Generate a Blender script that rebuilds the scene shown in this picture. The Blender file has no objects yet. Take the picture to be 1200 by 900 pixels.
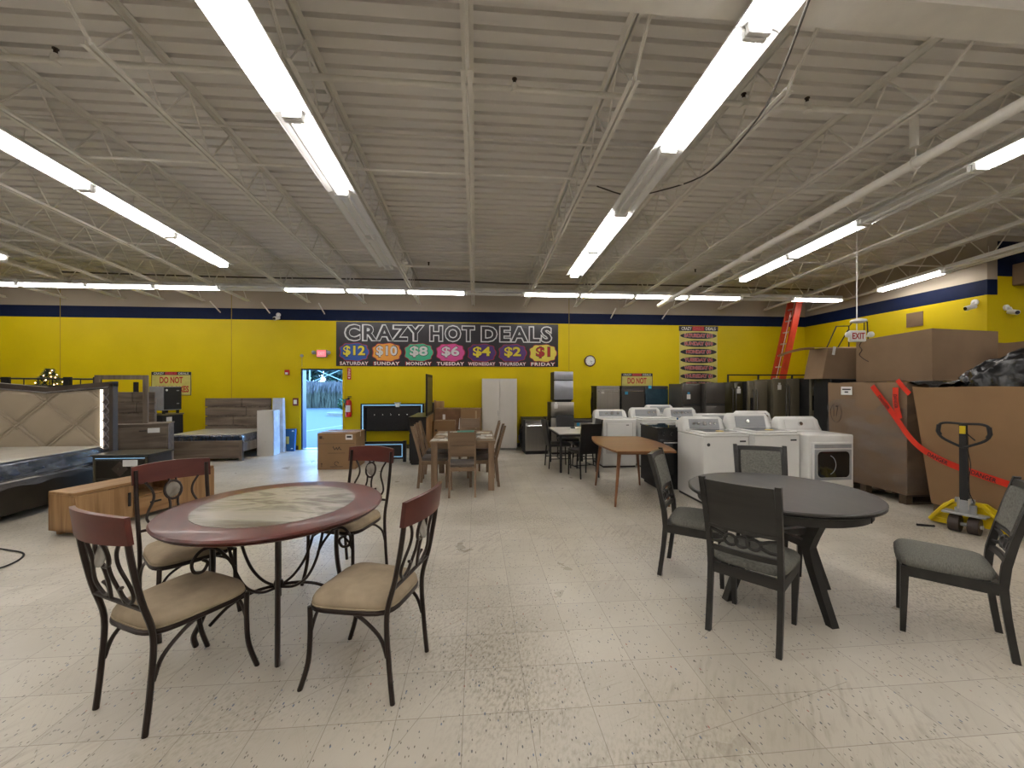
import bpy, bmesh, math, random
from mathutils import Matrix, Vector
PI = math.pi
random.seed(7)
scene = bpy.context.scene
COL = scene.collection

# ---------------------------------------------------------------- camera, world, exposure
H = 1.524
cam_d = bpy.data.cameras.new('camera'); cam = bpy.data.objects.new('camera', cam_d); COL.objects.link(cam)
cam.location = (0, 0, H); cam.rotation_euler = (PI/2, 0, -math.radians(5.0))
cam_d.sensor_width = 36; cam_d.lens = 14.4; cam_d.shift_y = 0.00167
cam_d.clip_start = 0.05; cam_d.clip_end = 400
scene.camera = cam
TUBE_STRENGTH = 14.0
SKY_STRENGTH = 8.0
SKY_TOP = (0.16, 0.42, 1.0, 1); SKY_LOW = (0.34, 0.64, 1.0, 1)
scene.view_settings.view_transform = 'Standard'
scene.view_settings.look = 'None'
scene.view_settings.gamma = 1
scene.view_settings.use_curve_mapping = False
scene.view_settings.exposure = 0.88
try:
    scene.cycles.use_denoising = True
    scene.cycles.max_bounces = 8; scene.cycles.diffuse_bounces = 5; scene.cycles.glossy_bounces = 4
    scene.cycles.transparent_max_bounces = 12
    scene.cycles.sample_clamp_indirect = 6
    scene.cycles.use_light_tree = True
except Exception: pass
w = bpy.data.worlds.new('sky'); scene.world = w; w.use_nodes = True
nt = w.node_tree; nt.nodes.clear()
o_ = nt.nodes.new('ShaderNodeOutputWorld'); b_ = nt.nodes.new('ShaderNodeBackground')
tc = nt.nodes.new('ShaderNodeTexCoord'); sx = nt.nodes.new('ShaderNodeSeparateXYZ'); cr = nt.nodes.new('ShaderNodeValToRGB')
nt.links.new(tc.outputs['Generated'], sx.inputs[0]); nt.links.new(sx.outputs['Z'], cr.inputs[0])
cr.color_ramp.elements[0].color = SKY_LOW; cr.color_ramp.elements[1].color = SKY_TOP; cr.color_ramp.elements[1].position = 0.6
nt.links.new(cr.outputs[0], b_.inputs[0]); b_.inputs[1].default_value = SKY_STRENGTH
nt.links.new(b_.outputs[0], o_.inputs[0])

# ---------------------------------------------------------------- materials
MATS = {}
def nodes(name):
    m = bpy.data.materials.new(name); m.use_nodes = True
    t = m.node_tree; p = t.nodes['Principled BSDF']
    return m, t, p
def c4(c): return (c[0], c[1], c[2], 1)
def mat(name, col, rough=0.5, metal=0.0, var=0.12, scale=6.0, bump=0.0, spec=0.5, coat=0.0, stretch=(1,1,1), emit=None, es=0.0, trans=0.0, alpha=1.0):
    if name in MATS: return MATS[name]
    m, t, p = nodes(name)
    tx = t.nodes.new('ShaderNodeTexCoord'); mp = t.nodes.new('ShaderNodeMapping'); nz = t.nodes.new('ShaderNodeTexNoise')
    mp.inputs['Scale'].default_value = stretch; nz.inputs['Scale'].default_value = scale; nz.inputs['Detail'].default_value = 4
    t.links.new(tx.outputs['Object'], mp.inputs[0]); t.links.new(mp.outputs[0], nz.inputs['Vector'])
    rp = t.nodes.new('ShaderNodeValToRGB')
    rp.color_ramp.elements[0].position = 0.3; rp.color_ramp.elements[1].position = 0.7
    rp.color_ramp.elements[0].color = c4([x*(1-var) for x in col]); rp.color_ramp.elements[1].color = c4([min(1, x*(1+var)) for x in col])
    t.links.new(nz.outputs['Fac'], rp.inputs[0]); t.links.new(rp.outputs[0], p.inputs['Base Color'])
    p.inputs['Roughness'].default_value = rough; p.inputs['Metallic'].default_value = metal
    p.inputs['Specular IOR Level'].default_value = spec
    p.inputs['Coat Weight'].default_value = coat
    if trans: p.inputs['Transmission Weight'].default_value = trans
    if alpha < 1: p.inputs['Alpha'].default_value = alpha
    if emit: p.inputs['Emission Color'].default_value = c4(emit); p.inputs['Emission Strength'].default_value = es
    if bump:
        bp = t.nodes.new('ShaderNodeBump'); bp.inputs['Strength'].default_value = bump; bp.inputs['Distance'].default_value = 0.01
        t.links.new(nz.outputs['Fac'], bp.inputs['Height']); t.links.new(bp.outputs[0], p.inputs['Normal'])
    MATS[name] = m; return m
def wood(name, a, b, scale=9.0, axis=0, rough=0.45, coat=0.0, planks=None):
    """grain streaks running along axis (0 x, 1 y, 2 z)"""
    if name in MATS: return MATS[name]
    m, t, p = nodes(name)
    tx = t.nodes.new('ShaderNodeTexCoord'); mp = t.nodes.new('ShaderNodeMapping')
    s = [1.0, 1.0, 1.0]; s[axis] = 0.09; mp.inputs['Scale'].default_value = s
    nz = t.nodes.new('ShaderNodeTexNoise'); nz.inputs['Scale'].default_value = scale; nz.inputs['Detail'].default_value = 6; nz.inputs['Distortion'].default_value = 0.6
    t.links.new(tx.outputs['Object'], mp.inputs[0]); t.links.new(mp.outputs[0], nz.inputs['Vector'])
    rp = t.nodes.new('ShaderNodeValToRGB'); rp.color_ramp.elements[0].position = 0.32; rp.color_ramp.elements[1].position = 0.68
    rp.color_ramp.elements[0].color = c4(a); rp.color_ramp.elements[1].color = c4(b)
    t.links.new(nz.outputs['Fac'], rp.inputs[0])
    t.links.new(rp.outputs[0], p.inputs['Base Color'])
    p.inputs['Roughness'].default_value = rough; p.inputs['Coat Weight'].default_value = coat
    MATS[name] = m; return m

def floor_mat():
    m, t, p = nodes('vinyl composition tile')
    N, L = t.nodes, t.links
    tx = N.new('ShaderNodeTexCoord'); sp = N.new('ShaderNodeSeparateXYZ'); L.new(tx.outputs['Object'], sp.inputs[0])
    def M(op, a, b=None, cl=False):
        n = N.new('ShaderNodeMath'); n.operation = op; n.use_clamp = cl
        for i, v in enumerate((a, b)):
            if v is None: continue
            if isinstance(v, (int, float)): n.inputs[i].default_value = v
            else: L.new(v, n.inputs[i])
        return n.outputs[0]
    def line(axis, off):
        u = M('DIVIDE', M('SUBTRACT', axis, off), 0.3048)
        f = M('FRACT', u); d = M('ABSOLUTE', M('SUBTRACT', f, 0.5))   # .5 at joint
        return M('SMOOTH_MIN', 1.0, M('MULTIPLY', M('GREATER_THAN', d, 0.4945), 1.0)), M('FLOOR', u)
    lx, fx = line(sp.outputs['X'], -0.06); ly, fy = line(sp.outputs['Y'], 1.905)
    joint = M('MAXIMUM', lx, ly)
    cell = N.new('ShaderNodeCombineXYZ'); L.new(fx, cell.inputs[0]); L.new(fy, cell.inputs[1])
    wn = N.new('ShaderNodeTexWhiteNoise'); L.new(cell.outputs[0], wn.inputs['Vector'])
    def noise(scale, detail=5, stretch=(1,1,1), rot=0, dist=0.0, off=(0,0,0)):
        m0 = N.new('ShaderNodeMapping'); m0.inputs['Rotation'].default_value = (0,0,rot); L.new(tx.outputs['Object'], m0.inputs[0])
        mp = N.new('ShaderNodeMapping'); mp.inputs['Scale'].default_value = stretch; mp.inputs['Location'].default_value = off
        n = N.new('ShaderNodeTexNoise'); n.inputs['Scale'].default_value = scale; n.inputs['Detail'].default_value = detail; n.inputs['Distortion'].default_value = dist
        L.new(m0.outputs[0], mp.inputs[0]); L.new(mp.outputs[0], n.inputs['Vector']); return n.outputs['Fac']
    def ramp(v, a, b):
        r = N.new('ShaderNodeMapRange'); r.inputs[1].default_value = a; r.inputs[2].default_value = b; r.clamp = True; L.new(v, r.inputs[0]); return r.outputs[0]
    def mix(fac, a, b, mode='MIX'):
        n = N.new('ShaderNodeMixRGB'); n.blend_type = mode
        if isinstance(fac, (int, float)): n.inputs[0].default_value = fac
        else: L.new(fac, n.inputs[0])
        for i, v in ((1, a), (2, b)):
            if isinstance(v, tuple): n.inputs[i].default_value = c4(v)
            else: L.new(v, n.inputs[i])
        return n.outputs[0]
    base = mix(ramp(noise(0.9, 6), 0.35, 0.68), (0.46, 0.42, 0.345), (0.57, 0.53, 0.455))
    base = mix(ramp(wn.outputs['Value'], 0.0, 1.0), mix(0.10, base, (0.0, 0.0, 0.0)), base)
    # coloured chips
    def chips(scale, thr, col, ang, off, base):
        mp = N.new('ShaderNodeMapping'); mp.inputs['Scale'].default_value = (1.0, 0.42, 1.0); mp.inputs['Rotation'].default_value = (0, 0, ang); mp.inputs['Location'].default_value = off
        v = N.new('ShaderNodeTexVoronoi'); v.inputs['Scale'].default_value = scale; v.feature = 'F1'; v.inputs['Randomness'].default_value = 1.0
        L.new(tx.outputs['Object'], mp.inputs[0]); L.new(mp.outputs[0], v.inputs['Vector'])
        w2 = N.new('ShaderNodeTexWhiteNoise'); L.new(v.outputs['Position'], w2.inputs['Vector'])
        f = M('MULTIPLY', M('LESS_THAN', v.outputs['Distance'], thr), M('GREATER_THAN', w2.outputs['Value'], 0.35))
        return mix(M('MULTIPLY', f, 0.8), base, col)
    base = chips(31, 0.105, (0.035, 0.040, 0.06), 0.5, (0,0,0), base)
    base = chips(35, 0.095, (0.06, 0.05, 0.04), -0.2, (4,4,0), base)
    base = chips(19, 0.075, (0.03, 0.08, 0.20), -0.35, (3,1,0), base)
    base = chips(17, 0.062, (0.28, 0.05, 0.03), 0.2, (1,7,0), base)
    base = chips(40, 0.11, (0.12, 0.10, 0.08), 0.9, (5,2,0), base)
    base = chips(33, 0.10, (0.05, 0.06, 0.09), 0.3, (8,3,0), base)
    base = chips(24, 0.075, (0.03, 0.09, 0.22), 0.7, (2,6,0), base)
    base = chips(38, 0.11, (0.07, 0.05, 0.04), 0.15, (6,9,0), base)
    # grime patches and scuffs
    g = M('MULTIPLY', ramp(noise(0.6, 3, dist=0.4), 0.46, 0.62), ramp(noise(70, 10, (1, 0.45, 1), 0.4), 0.44, 0.72))
    base = mix(M('MULTIPLY', g, 0.75), base, (0.10, 0.08, 0.045))
    g2 = M('MULTIPLY', ramp(noise(1.3, 3, off=(9,4,0)), 0.48, 0.70), ramp(noise(34, 9, (1, 0.15, 1), 0.6), 0.5, 0.72))
    base = mix(M('MULTIPLY', g2, 0.6), base, (0.16, 0.12, 0.08))
    for k, (rot, sc) in enumerate(((0.75, 2.2), (-0.5, 1.7), (1.25, 2.6), (0.1, 1.3))):
        s = noise(sc, 1, (22, 0.35, 1), rot, off=(k*3.3, k, 0))
        d = M('ABSOLUTE', M('SUBTRACT', s, 0.62)); sc2 = M('MULTIPLY', M('LESS_THAN', d, 0.0022), ramp(noise(1.1, 2, off=(k*5, 2, 0)), 0.5, 0.62))
        base = mix(M('MULTIPLY', sc2, 0.55), base, (0.12, 0.09, 0.06))
    for (xa, ya, xb, yb_) in ((-0.41, 1.63, 0.02, 2.44), (-1.0, 1.95, 0.22, 2.95), (1.35, 2.36, 2.6, 3.3), (0.9, 1.7, 1.9, 1.95)):
        ln = math.hypot(xb-xa, yb_-ya); ux, uy = (xb-xa)/ln, (yb_-ya)/ln
        X_ = M('SUBTRACT', sp.outputs['X'], xa); Y_ = M('SUBTRACT', sp.outputs['Y'], ya)
        al = M('ADD', M('MULTIPLY', X_, ux), M('MULTIPLY', Y_, uy)); pe = M('ABSOLUTE', M('SUBTRACT', M('MULTIPLY', X_, uy), M('MULTIPLY', Y_, ux)))
        f = M('MULTIPLY', M('LESS_THAN', pe, 0.0016), M('MULTIPLY', M('GREATER_THAN', al, 0.0), M('LESS_THAN', al, ln)))
        base = mix(M('MULTIPLY', f, 0.5), base, (0.13, 0.10, 0.07))
    base = mix(M('MULTIPLY', joint, 0.62), base, (0.13, 0.10, 0.07))
    L.new(base, p.inputs['Base Color'])
    rr = N.new('ShaderNodeMapRange'); L.new(noise(2.2, 5), rr.inputs[0]); rr.inputs[1].default_value = 0.3; rr.inputs[2].default_value = 0.7; rr.inputs[3].default_value = 0.27; rr.inputs[4].default_value = 0.48
    L.new(rr.outputs[0], p.inputs['Roughness'])
    bp = N.new('ShaderNodeBump'); bp.inputs['Strength'].default_value = 0.08; bp.inputs['Distance'].default_value = 0.02
    L.new(noise(3.0, 4), bp.inputs['Height']); L.new(bp.outputs[0], p.inputs['Normal'])
    p.inputs['Specular IOR Level'].default_value = 0.5
    return m

def stone_mat():
    m, t, p = nodes('veined stone inlay'); N, L = t.nodes, t.links
    tx = N.new('ShaderNodeTexCoord'); mr_ = N.new('ShaderNodeMapping'); mr_.inputs['Rotation'].default_value = (0, 0, -1.05); mp = N.new('ShaderNodeMapping'); mp.inputs['Scale'].default_value = (0.9, 2.8, 1)
    nz = N.new('ShaderNodeTexNoise'); nz.inputs['Scale'].default_value = 2.0; nz.inputs['Detail'].default_value = 9; nz.inputs['Distortion'].default_value = 1.5; nz.inputs['Roughness'].default_value = 0.62
    L.new(tx.outputs['Object'], mr_.inputs[0]); L.new(mr_.outputs[0], mp.inputs[0]); L.new(mp.outputs[0], nz.inputs['Vector'])
    r = N.new('ShaderNodeValToRGB'); e = r.color_ramp.elements
    e[0].position = 0.33; e[0].color = (0.12, 0.10, 0.08, 1); e[1].position = 0.66; e[1].color = (0.34, 0.325, 0.295, 1)
    x = r.color_ramp.elements.new(0.44); x.color = (0.25, 0.23, 0.20, 1); x = r.color_ramp.elements.new(0.54); x.color = (0.38, 0.355, 0.315, 1)
    L.new(nz.outputs['Fac'], r.inputs[0]); L.new(r.outputs[0], p.inputs['Base Color']); p.inputs['Roughness'].default_value = 0.22
    return m
def wrap_mat(name, tint=(0.8, 0.8, 0.8), op=0.25, scale=14, rough=0.16, stretch=(1, 1, 1), dist=1.0):
    """clear plastic film: mostly see-through, glossy creases"""
    if name in MATS: return MATS[name]
    m = bpy.data.materials.new(name); m.use_nodes = True; t = m.node_tree; N, L = t.nodes, t.links; N.clear()
    out = N.new('ShaderNodeOutputMaterial'); mx = N.new('ShaderNodeMixShader'); tr = N.new('ShaderNodeBsdfTransparent'); pr = N.new('ShaderNodeBsdfPrincipled')
    tx = N.new('ShaderNodeTexCoord'); mp = N.new('ShaderNodeMapping'); mp.inputs['Scale'].default_value = stretch
    nz = N.new('ShaderNodeTexNoise'); nz.inputs['Scale'].default_value = scale; nz.inputs['Detail'].default_value = 7; nz.inputs['Distortion'].default_value = dist
    L.new(tx.outputs['Object'], mp.inputs[0]); L.new(mp.outputs[0], nz.inputs['Vector'])
    mr = N.new('ShaderNodeMapRange'); L.new(nz.outputs['Fac'], mr.inputs[0]); mr.inputs[1].default_value = 0.42; mr.inputs[2].default_value = 0.72; mr.inputs[3].default_value = op*0.5; mr.inputs[4].default_value = min(1, op*2.4)
    bp = N.new('ShaderNodeBump'); bp.inputs['Strength'].default_value = 0.9; bp.inputs['Distance'].default_value = 0.02; L.new(nz.outputs['Fac'], bp.inputs['Height'])
    pr.inputs['Base Color'].default_value = c4(tint); pr.inputs['Roughness'].default_value = rough; pr.inputs['Specular IOR Level'].default_value = 0.8
    L.new(bp.outputs[0], pr.inputs['Normal'])
    L.new(mr.outputs[0], mx.inputs[0]); L.new(tr.outputs[0], mx.inputs[1]); L.new(pr.outputs[0], mx.inputs[2]); L.new(mx.outputs[0], out.inputs[0])
    MATS[name] = m; return m
def emis(name, col, s):
    if name in MATS: return MATS[name]
    m, t, p = nodes(name); p.inputs['Base Color'].default_value = c4(col); p.inputs['Emission Color'].default_value = c4(col); p.inputs['Emission Strength'].default_value = s
    MATS[name] = m; return m

M_floor = floor_mat(); M_stone = stone_mat()
M_yellow = mat('yellow wall paint', (0.575, 0.44, 0.002), 0.5, var=0.05, scale=1.3, spec=0.2)
M_blue = mat('navy wall paint', (0.004, 0.010, 0.040), 0.6, var=0.1, spec=0.15)
M_beige = mat('beige wall paint', (0.42, 0.36, 0.28), 0.7, var=0.05, scale=1.0)
M_offw = mat('off white wall paint', (0.72, 0.70, 0.66), 0.7, var=0.03)
M_ceil = mat('painted steel deck', (0.70, 0.67, 0.63), 0.6, var=0.05, scale=0.8)
M_joist = mat('painted steel joist', (0.72, 0.69, 0.63), 0.5, var=0.05)
M_whitemetal = mat('white enamelled metal', (0.80, 0.80, 0.78), 0.35, var=0.03)
M_reflector = mat('white reflector enamel', (0.82, 0.82, 0.82), 0.3, var=0.03)
M_tube_on = emis('lit fluorescent tube', (1.0, 0.96, 0.92), TUBE_STRENGTH)
M_tube_off = mat('unlit fluorescent tube', (0.78, 0.78, 0.76), 0.3, var=0.01)
M_cherry = wood('cherry stained wood', (0.062, 0.011, 0.008), (0.115, 0.022, 0.014), 10, 0, 0.38, 0.08)
M_bronze = mat('dark bronze metal', (0.030, 0.020, 0.016), 0.38, 0.55, var=0.25)
M_suede = mat('tan suede', (0.33, 0.262, 0.18), 0.95, var=0.16, scale=9, bump=0.15, spec=0.15)
M_greywood = wood('charcoal grey stained wood', (0.012, 0.0105, 0.009), (0.026, 0.024, 0.0205), 12, 0, 0.42, 0.08)
M_greyseat = mat('grey woven upholstery', (0.170, 0.168, 0.146), 0.95, var=0.25, scale=60, bump=0.3, spec=0.15, stretch=(1, 4, 1))
M_card = mat('corrugated cardboard', (0.27, 0.165, 0.085), 0.85, var=0.06, scale=2.5, spec=0.2)
M_carddk = mat('brown grey cardboard', (0.23, 0.155, 0.095), 0.85, var=0.06, scale=2.5, spec=0.2)
M_cardmark = mat('printed marks on cardboard', (0.05, 0.03, 0.02), 0.8)  # dark brown for print, joints and creases
M_tape = mat('packing tape', (0.36, 0.25, 0.14), 0.3, var=0.1)
M_label = mat('white paper label', (0.72, 0.72, 0.70), 0.7, var=0.04)
M_ink = mat('black ink', (0.02, 0.02, 0.02), 0.6)
M_black = mat('black lacquer', (0.006, 0.006, 0.007), 0.28, var=0.2)
M_blackmat = mat('matt black', (0.010, 0.010, 0.010), 0.6, var=0.2)
M_pleather = mat('black faux leather', (0.010, 0.009, 0.009), 0.38, var=0.3, scale=30, bump=0.1)
M_appl = mat('white appliance enamel', (0.68, 0.68, 0.66), 0.25, var=0.02, coat=0.3)
M_applgrey = mat('grey appliance console', (0.30, 0.31, 0.32), 0.3, 0.2, var=0.05)
M_chrome = mat('chrome', (0.75, 0.75, 0.75), 0.12, 1.0, var=0.03)
M_glassdk = mat('dark glass', (0.012, 0.013, 0.014), 0.06, var=0.1, coat=0.5)
M_steel = mat('brushed stainless steel', (0.42, 0.40, 0.37), 0.28, 1.0, var=0.05, scale=3, stretch=(14, 14, 0.3))
M_steelblue = mat('cool grey steel film', (0.40, 0.42, 0.47), 0.32, 0.8, var=0.06)
M_steeldk = mat('black stainless steel', (0.10, 0.092, 0.083), 0.25, 0.45, var=0.08, stretch=(1, 1, 0.2))
M_olive = mat('protective filmed steel', (0.135, 0.118, 0.078), 0.35, 0.15, var=0.08, stretch=(3, 3, 0.3))
M_bluefilm = mat('blue protective film', (0.035, 0.075, 0.105), 0.25, 0.3, var=0.2)
M_oak = wood('natural oak', (0.22, 0.115, 0.042), (0.40, 0.235, 0.105), 14, 2, 0.5)
M_oakh = wood('natural oak lengthwise', (0.24, 0.125, 0.048), (0.38, 0.225, 0.10), 12, 0, 0.5)
M_rustic = wood('weathered grey brown wood', (0.085, 0.062, 0.044), (0.20, 0.155, 0.115), 11, 0, 0.6)
M_rusticv = wood('weathered grey brown upright', (0.095, 0.07, 0.05), (0.21, 0.165, 0.12), 11, 2, 0.6)
M_darkbed = mat('dark brown lacquer', (0.020, 0.016, 0.010), 0.35, var=0.2)
M_bedframe = mat('brown grey headboard frame', (0.075, 0.058, 0.046), 0.35, 0.2, var=0.15)
M_tuft = mat('champagne faux leather', (0.33, 0.27, 0.195), 0.42, var=0.05, scale=3)
M_mirror = mat('mirror glass', (0.70, 0.68, 0.70), 0.08, 1.0, var=0.02)
M_ledwarm = emis('warm led strip', (1.0, 0.90, 0.72), 1.3)
M_ledblue = emis('pale blue led strip', (0.22, 0.46, 0.72), 0.5)
M_mattop = mat('white mattress top', (0.56, 0.53, 0.46), 0.4, var=0.08, scale=5, bump=0.3, coat=0.5)
M_matside = mat('navy mattress side in plastic', (0.018, 0.028, 0.050), 0.16, var=0.5, scale=6, bump=0.9, coat=1.0, stretch=(3, 1, 1.5))
M_film = wrap_mat('clear plastic film', (0.55, 0.60, 0.70), 0.13, 5, 0.14, (1, 1, 2.5))
M_filmhaze = wrap_mat('stretch wrap film', (0.34, 0.30, 0.28), 0.20, 3.2, 0.25, (0.7, 0.7, 1.6), 0.5)
M_dtable = wood('warm brown table wood', (0.13, 0.082, 0.045), (0.25, 0.165, 0.10), 9, 0, 0.45)
M_dtablev = wood('warm brown upright wood', (0.15, 0.095, 0.055), (0.27, 0.18, 0.11), 9, 2, 0.5)
M_dseat = mat('taupe seat cloth', (0.115, 0.095, 0.08), 0.9, var=0.1)
M_walnut = wood('walnut veneer', (0.16, 0.065, 0.022), (0.25, 0.115, 0.045), 8, 0, 0.35, 0.15)
M_walnutv = wood('walnut leg', (0.17, 0.06, 0.02), (0.26, 0.11, 0.045), 8, 2, 0.3, 0.3)
M_marble = mat('white marble top', (0.60, 0.58, 0.53), 0.3, var=0.12, scale=3, coat=0.1)
M_white = mat('white laminate', (0.58, 0.55, 0.50), 0.4, var=0.02)
M_grayedge = mat('pale grey edging', (0.36, 0.35, 0.34), 0.5)
M_red = mat('red paint', (0.45, 0.01, 0.012), 0.3)
M_redsign = mat('red sign film', (0.40, 0.012, 0.014), 0.5)
M_ladder = mat('orange fibreglass', (0.50, 0.042, 0.016), 0.35, var=0.15)
M_alu = mat('aluminium', (0.50, 0.47, 0.42), 0.35, 0.8, var=0.08)
M_jack = mat('yellow pallet truck paint', (0.62, 0.46, 0.006), 0.35, var=0.15)
M_rubber = mat('dark polyurethane wheel', (0.035, 0.022, 0.017), 0.5)
M_dangertape = mat('red danger tape', (0.70, 0.030, 0.012), 0.35, var=0.12)
M_bag = mat('black plastic sheet', (0.007, 0.007, 0.008), 0.27, var=0.2, scale=13, bump=1.0, coat=0.0)
M_pallet = wood('pallet wood', (0.055, 0.035, 0.02), (0.11, 0.075, 0.045), 8, 0, 0.8)
M_bannerblk = mat('banner black vinyl', (0.012, 0.010, 0.014), 0.32, var=0.2, bump=0.2)
M_bannergrey = mat('banner silver ink', (0.55, 0.55, 0.55), 0.45)
M_paleyellow = mat('pale yellow sign board', (0.52, 0.47, 0.13), 0.5)
M_bluebox = mat('blue carton', (0.010, 0.09, 0.26), 0.35, var=0.1)
M_teal = mat('teal folder', (0.02, 0.20, 0.16), 0.5)
M_pine = mat('fir needles', (0.012, 0.035, 0.014), 0.7, var=0.4)
M_bulb = emis('warm fairy light', (1.0, 0.62, 0.32), 5.0)
M_grey = mat('grey plastic', (0.30, 0.30, 0.30), 0.5)
M_wrapblue = mat('white foam wrap', (0.55, 0.60, 0.70), 0.2, var=0.15, scale=9, bump=0.8, coat=0.8)

# ---------------------------------------------------------------- mesh helpers
class MB:
    def __init__(s): s.v = []; s.f = []
    def add(s, vs, fs, M=None):
        n = len(s.v)
        s.v += [tuple(M @ Vector(v)) if M is not None else tuple(v) for v in vs]
        s.f += [tuple(i+n for i in f) for f in fs]; return s
    def box(s, x0, x1, y0, y1, z0, z1, b=0.0, M=None, seg=1):
        if x0 > x1: x0, x1 = x1, x0
        if y0 > y1: y0, y1 = y1, y0
        if z0 > z1: z0, z1 = z1, z0
        if b <= 0:
            vs = [(x0,y0,z0),(x1,y0,z0),(x1,y1,z0),(x0,y1,z0),(x0,y0,z1),(x1,y0,z1),(x1,y1,z1),(x0,y1,z1)]
            return s.add(vs, [(0,3,2,1),(4,5,6,7),(0,1,5,4),(1,2,6,5),(2,3,7,6),(3,0,4,7)], M)
        bm = bmesh.new(); bmesh.ops.create_cube(bm, size=1)
        for v in bm.verts: v.co = Vector(((x0+x1)/2+v.co.x*(x1-x0), (y0+y1)/2+v.co.y*(y1-y0), (z0+z1)/2+v.co.z*(z1-z0)))
        b = min(b, 0.48*min(x1-x0, y1-y0, z1-z0))
        bmesh.ops.bevel(bm, geom=bm.edges[:], offset=b, segments=seg, affect='EDGES', profile=0.5)
        bm.verts.index_update(); s.add([v.co[:] for v in bm.verts], [[v.index for v in f.verts] for f in bm.faces], M); bm.free(); return s
    def hexa(s, lo, hi, M=None):
        """lo, hi: four points each (same winding)"""
        return s.add(list(lo)+list(hi), [(0,3,2,1),(4,5,6,7),(0,1,5,4),(1,2,6,5),(2,3,7,6),(3,0,4,7)], M)
    def tube(s, pts, r, n=8, closed=False, M=None, flat=None):
        pts = [Vector(p) for p in pts]; k = len(pts)
        rs = r if isinstance(r, (list, tuple)) else [r]*k
        vs = []; fs = []; prev = None
        for i, p in enumerate(pts):
            if closed: t = pts[(i+1) % k]-pts[i-1]
            else: t = pts[min(i+1, k-1)]-pts[max(i-1, 0)]
            if t.length < 1e-9: t = Vector((0,0,1))
            t.normalize()
            if prev is None:
                a = Vector((0,0,1)) if abs(t.z) < 0.9 else Vector((1,0,0)); u = t.cross(a).normalized()
            else:
                u = (prev - t*prev.dot(t));  u = u.normalized() if u.length > 1e-6 else t.orthogonal().normalized()
            prev = u; w_ = t.cross(u)
            for j in range(n):
                a = 2*PI*j/n + PI/n; fu, fw = (flat or (1, 1))
                vs.append(tuple(p + u*math.cos(a)*rs[i]*fu + w_*math.sin(a)*rs[i]*fw))
        m = k if closed else k-1
        for i in range(m):
            for j in range(n):
                a = i*n+j; b = i*n+(j+1) % n; c = ((i+1) % k)*n+(j+1) % n; d = ((i+1) % k)*n+j
                fs.append((a, b, c, d))
        if not closed: fs.append(tuple(range(n-1, -1, -1))); fs.append(tuple((k-1)*n+j for j in range(n)))
        return s.add(vs, fs, M)
    def cyl(s, a, b, r, n=20, r2=None, M=None): return s.tube([a, b], [r, r if r2 is None else r2], n, M=M)
    def lathe(s, prof, n=32, c=(0,0,0), M=None, sx=1, sy=1):
        vs = []; fs = []; k = len(prof)
        for r, z in prof:
            for j in range(n):
                a = 2*PI*j/n; vs.append((c[0]+max(r, 1e-4)*math.cos(a)*sx, c[1]+max(r, 1e-4)*math.sin(a)*sy, c[2]+z))
        for i in range(k-1):
            for j in range(n): fs.append((i*n+j, i*n+(j+1) % n, (i+1)*n+(j+1) % n, (i+1)*n+j))
        fs.append(tuple(range(n-1, -1, -1))); fs.append(tuple((k-1)*n+j for j in range(n)))
        return s.add(vs, fs, M)
    def prism(s, out, a, b, axis='z', M=None):
        n = len(out)
        if axis == 'z': f = lambda p, h: (p[0], p[1], h)
        elif axis == 'y': f = lambda p, h: (p[0], h, p[1])
        else: f = lambda p, h: (h, p[0], p[1])
        vs = [f(p, a) for p in out]+[f(p, b) for p in out]
        fs = [tuple(range(n-1, -1, -1)), tuple(range(n, 2*n))]+[(i, (i+1) % n, n+(i+1) % n, n+i) for i in range(n)]
        return s.add(vs, fs, M)
    def grid(s, fn, nu, nv, M=None):
        vs = [fn(i/nu, j/nv) for j in range(nv+1) for i in range(nu+1)]
        fs = [(j*(nu+1)+i, j*(nu+1)+i+1, (j+1)*(nu+1)+i+1, (j+1)*(nu+1)+i) for j in range(nv) for i in range(nu)]
        return s.add(vs, fs, M)
    def build(s, name, m, parent=None, smooth=38, recalc=True):
        me = bpy.data.meshes.new(name); me.from_pydata(s.v, [], s.f)
        if recalc:
            bm = bmesh.new(); bm.from_mesh(me); bmesh.ops.recalc_face_normals(bm, faces=bm.faces); bm.to_mesh(me); bm.free()
        if smooth:
            me.shade_smooth()
            me.set_sharp_from_angle(angle=math.radians(smooth))
        me.materials.append(m)
        o = bpy.data.objects.new(name, me); COL.objects.link(o)
        if parent is not None: o.parent = parent
        return o
def tag(o, label, cat, group=None, kind=None):
    o['label'] = label; o['category'] = cat
    if group: o['group'] = group
    if kind: o['kind'] = kind
    return o
def thing(name, label, cat, loc=(0,0,0), rz=0.0, group=None):
    o = bpy.data.objects.new(name, None); COL.objects.link(o); o.empty_display_size = 0.1
    o.location = loc; o.rotation_euler = (0, 0, rz); return tag(o, label, cat, group)
def struct(name, mb, m, parent=None, smooth=None):
    o = mb.build(name, m, parent, smooth)
    if parent is None: o['kind'] = 'structure'
    return o
def dup(root, loc, rz, label, group=None):
    def cp(o, par):
        c = o.copy(); COL.objects.link(c)
        if par is not None: c.parent = par
        for ch in list(o.children): cp(ch, c)
        return c
    r = cp(root, None); r.location = loc; r.rotation_euler = (0, 0, rz); r['label'] = label
    if group: r['group'] = group
    return r
def face(fx, fy): return math.atan2(-fx, fy)      # local +y turned to (fx, fy)
def arc(cx, cy, r, a0, a1, n=12, ry=None):
    ry = r if ry is None else ry
    return [(cx+r*math.cos(a0+(a1-a0)*i/n), cy+ry*math.sin(a0+(a1-a0)*i/n)) for i in range(n+1)]
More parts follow.
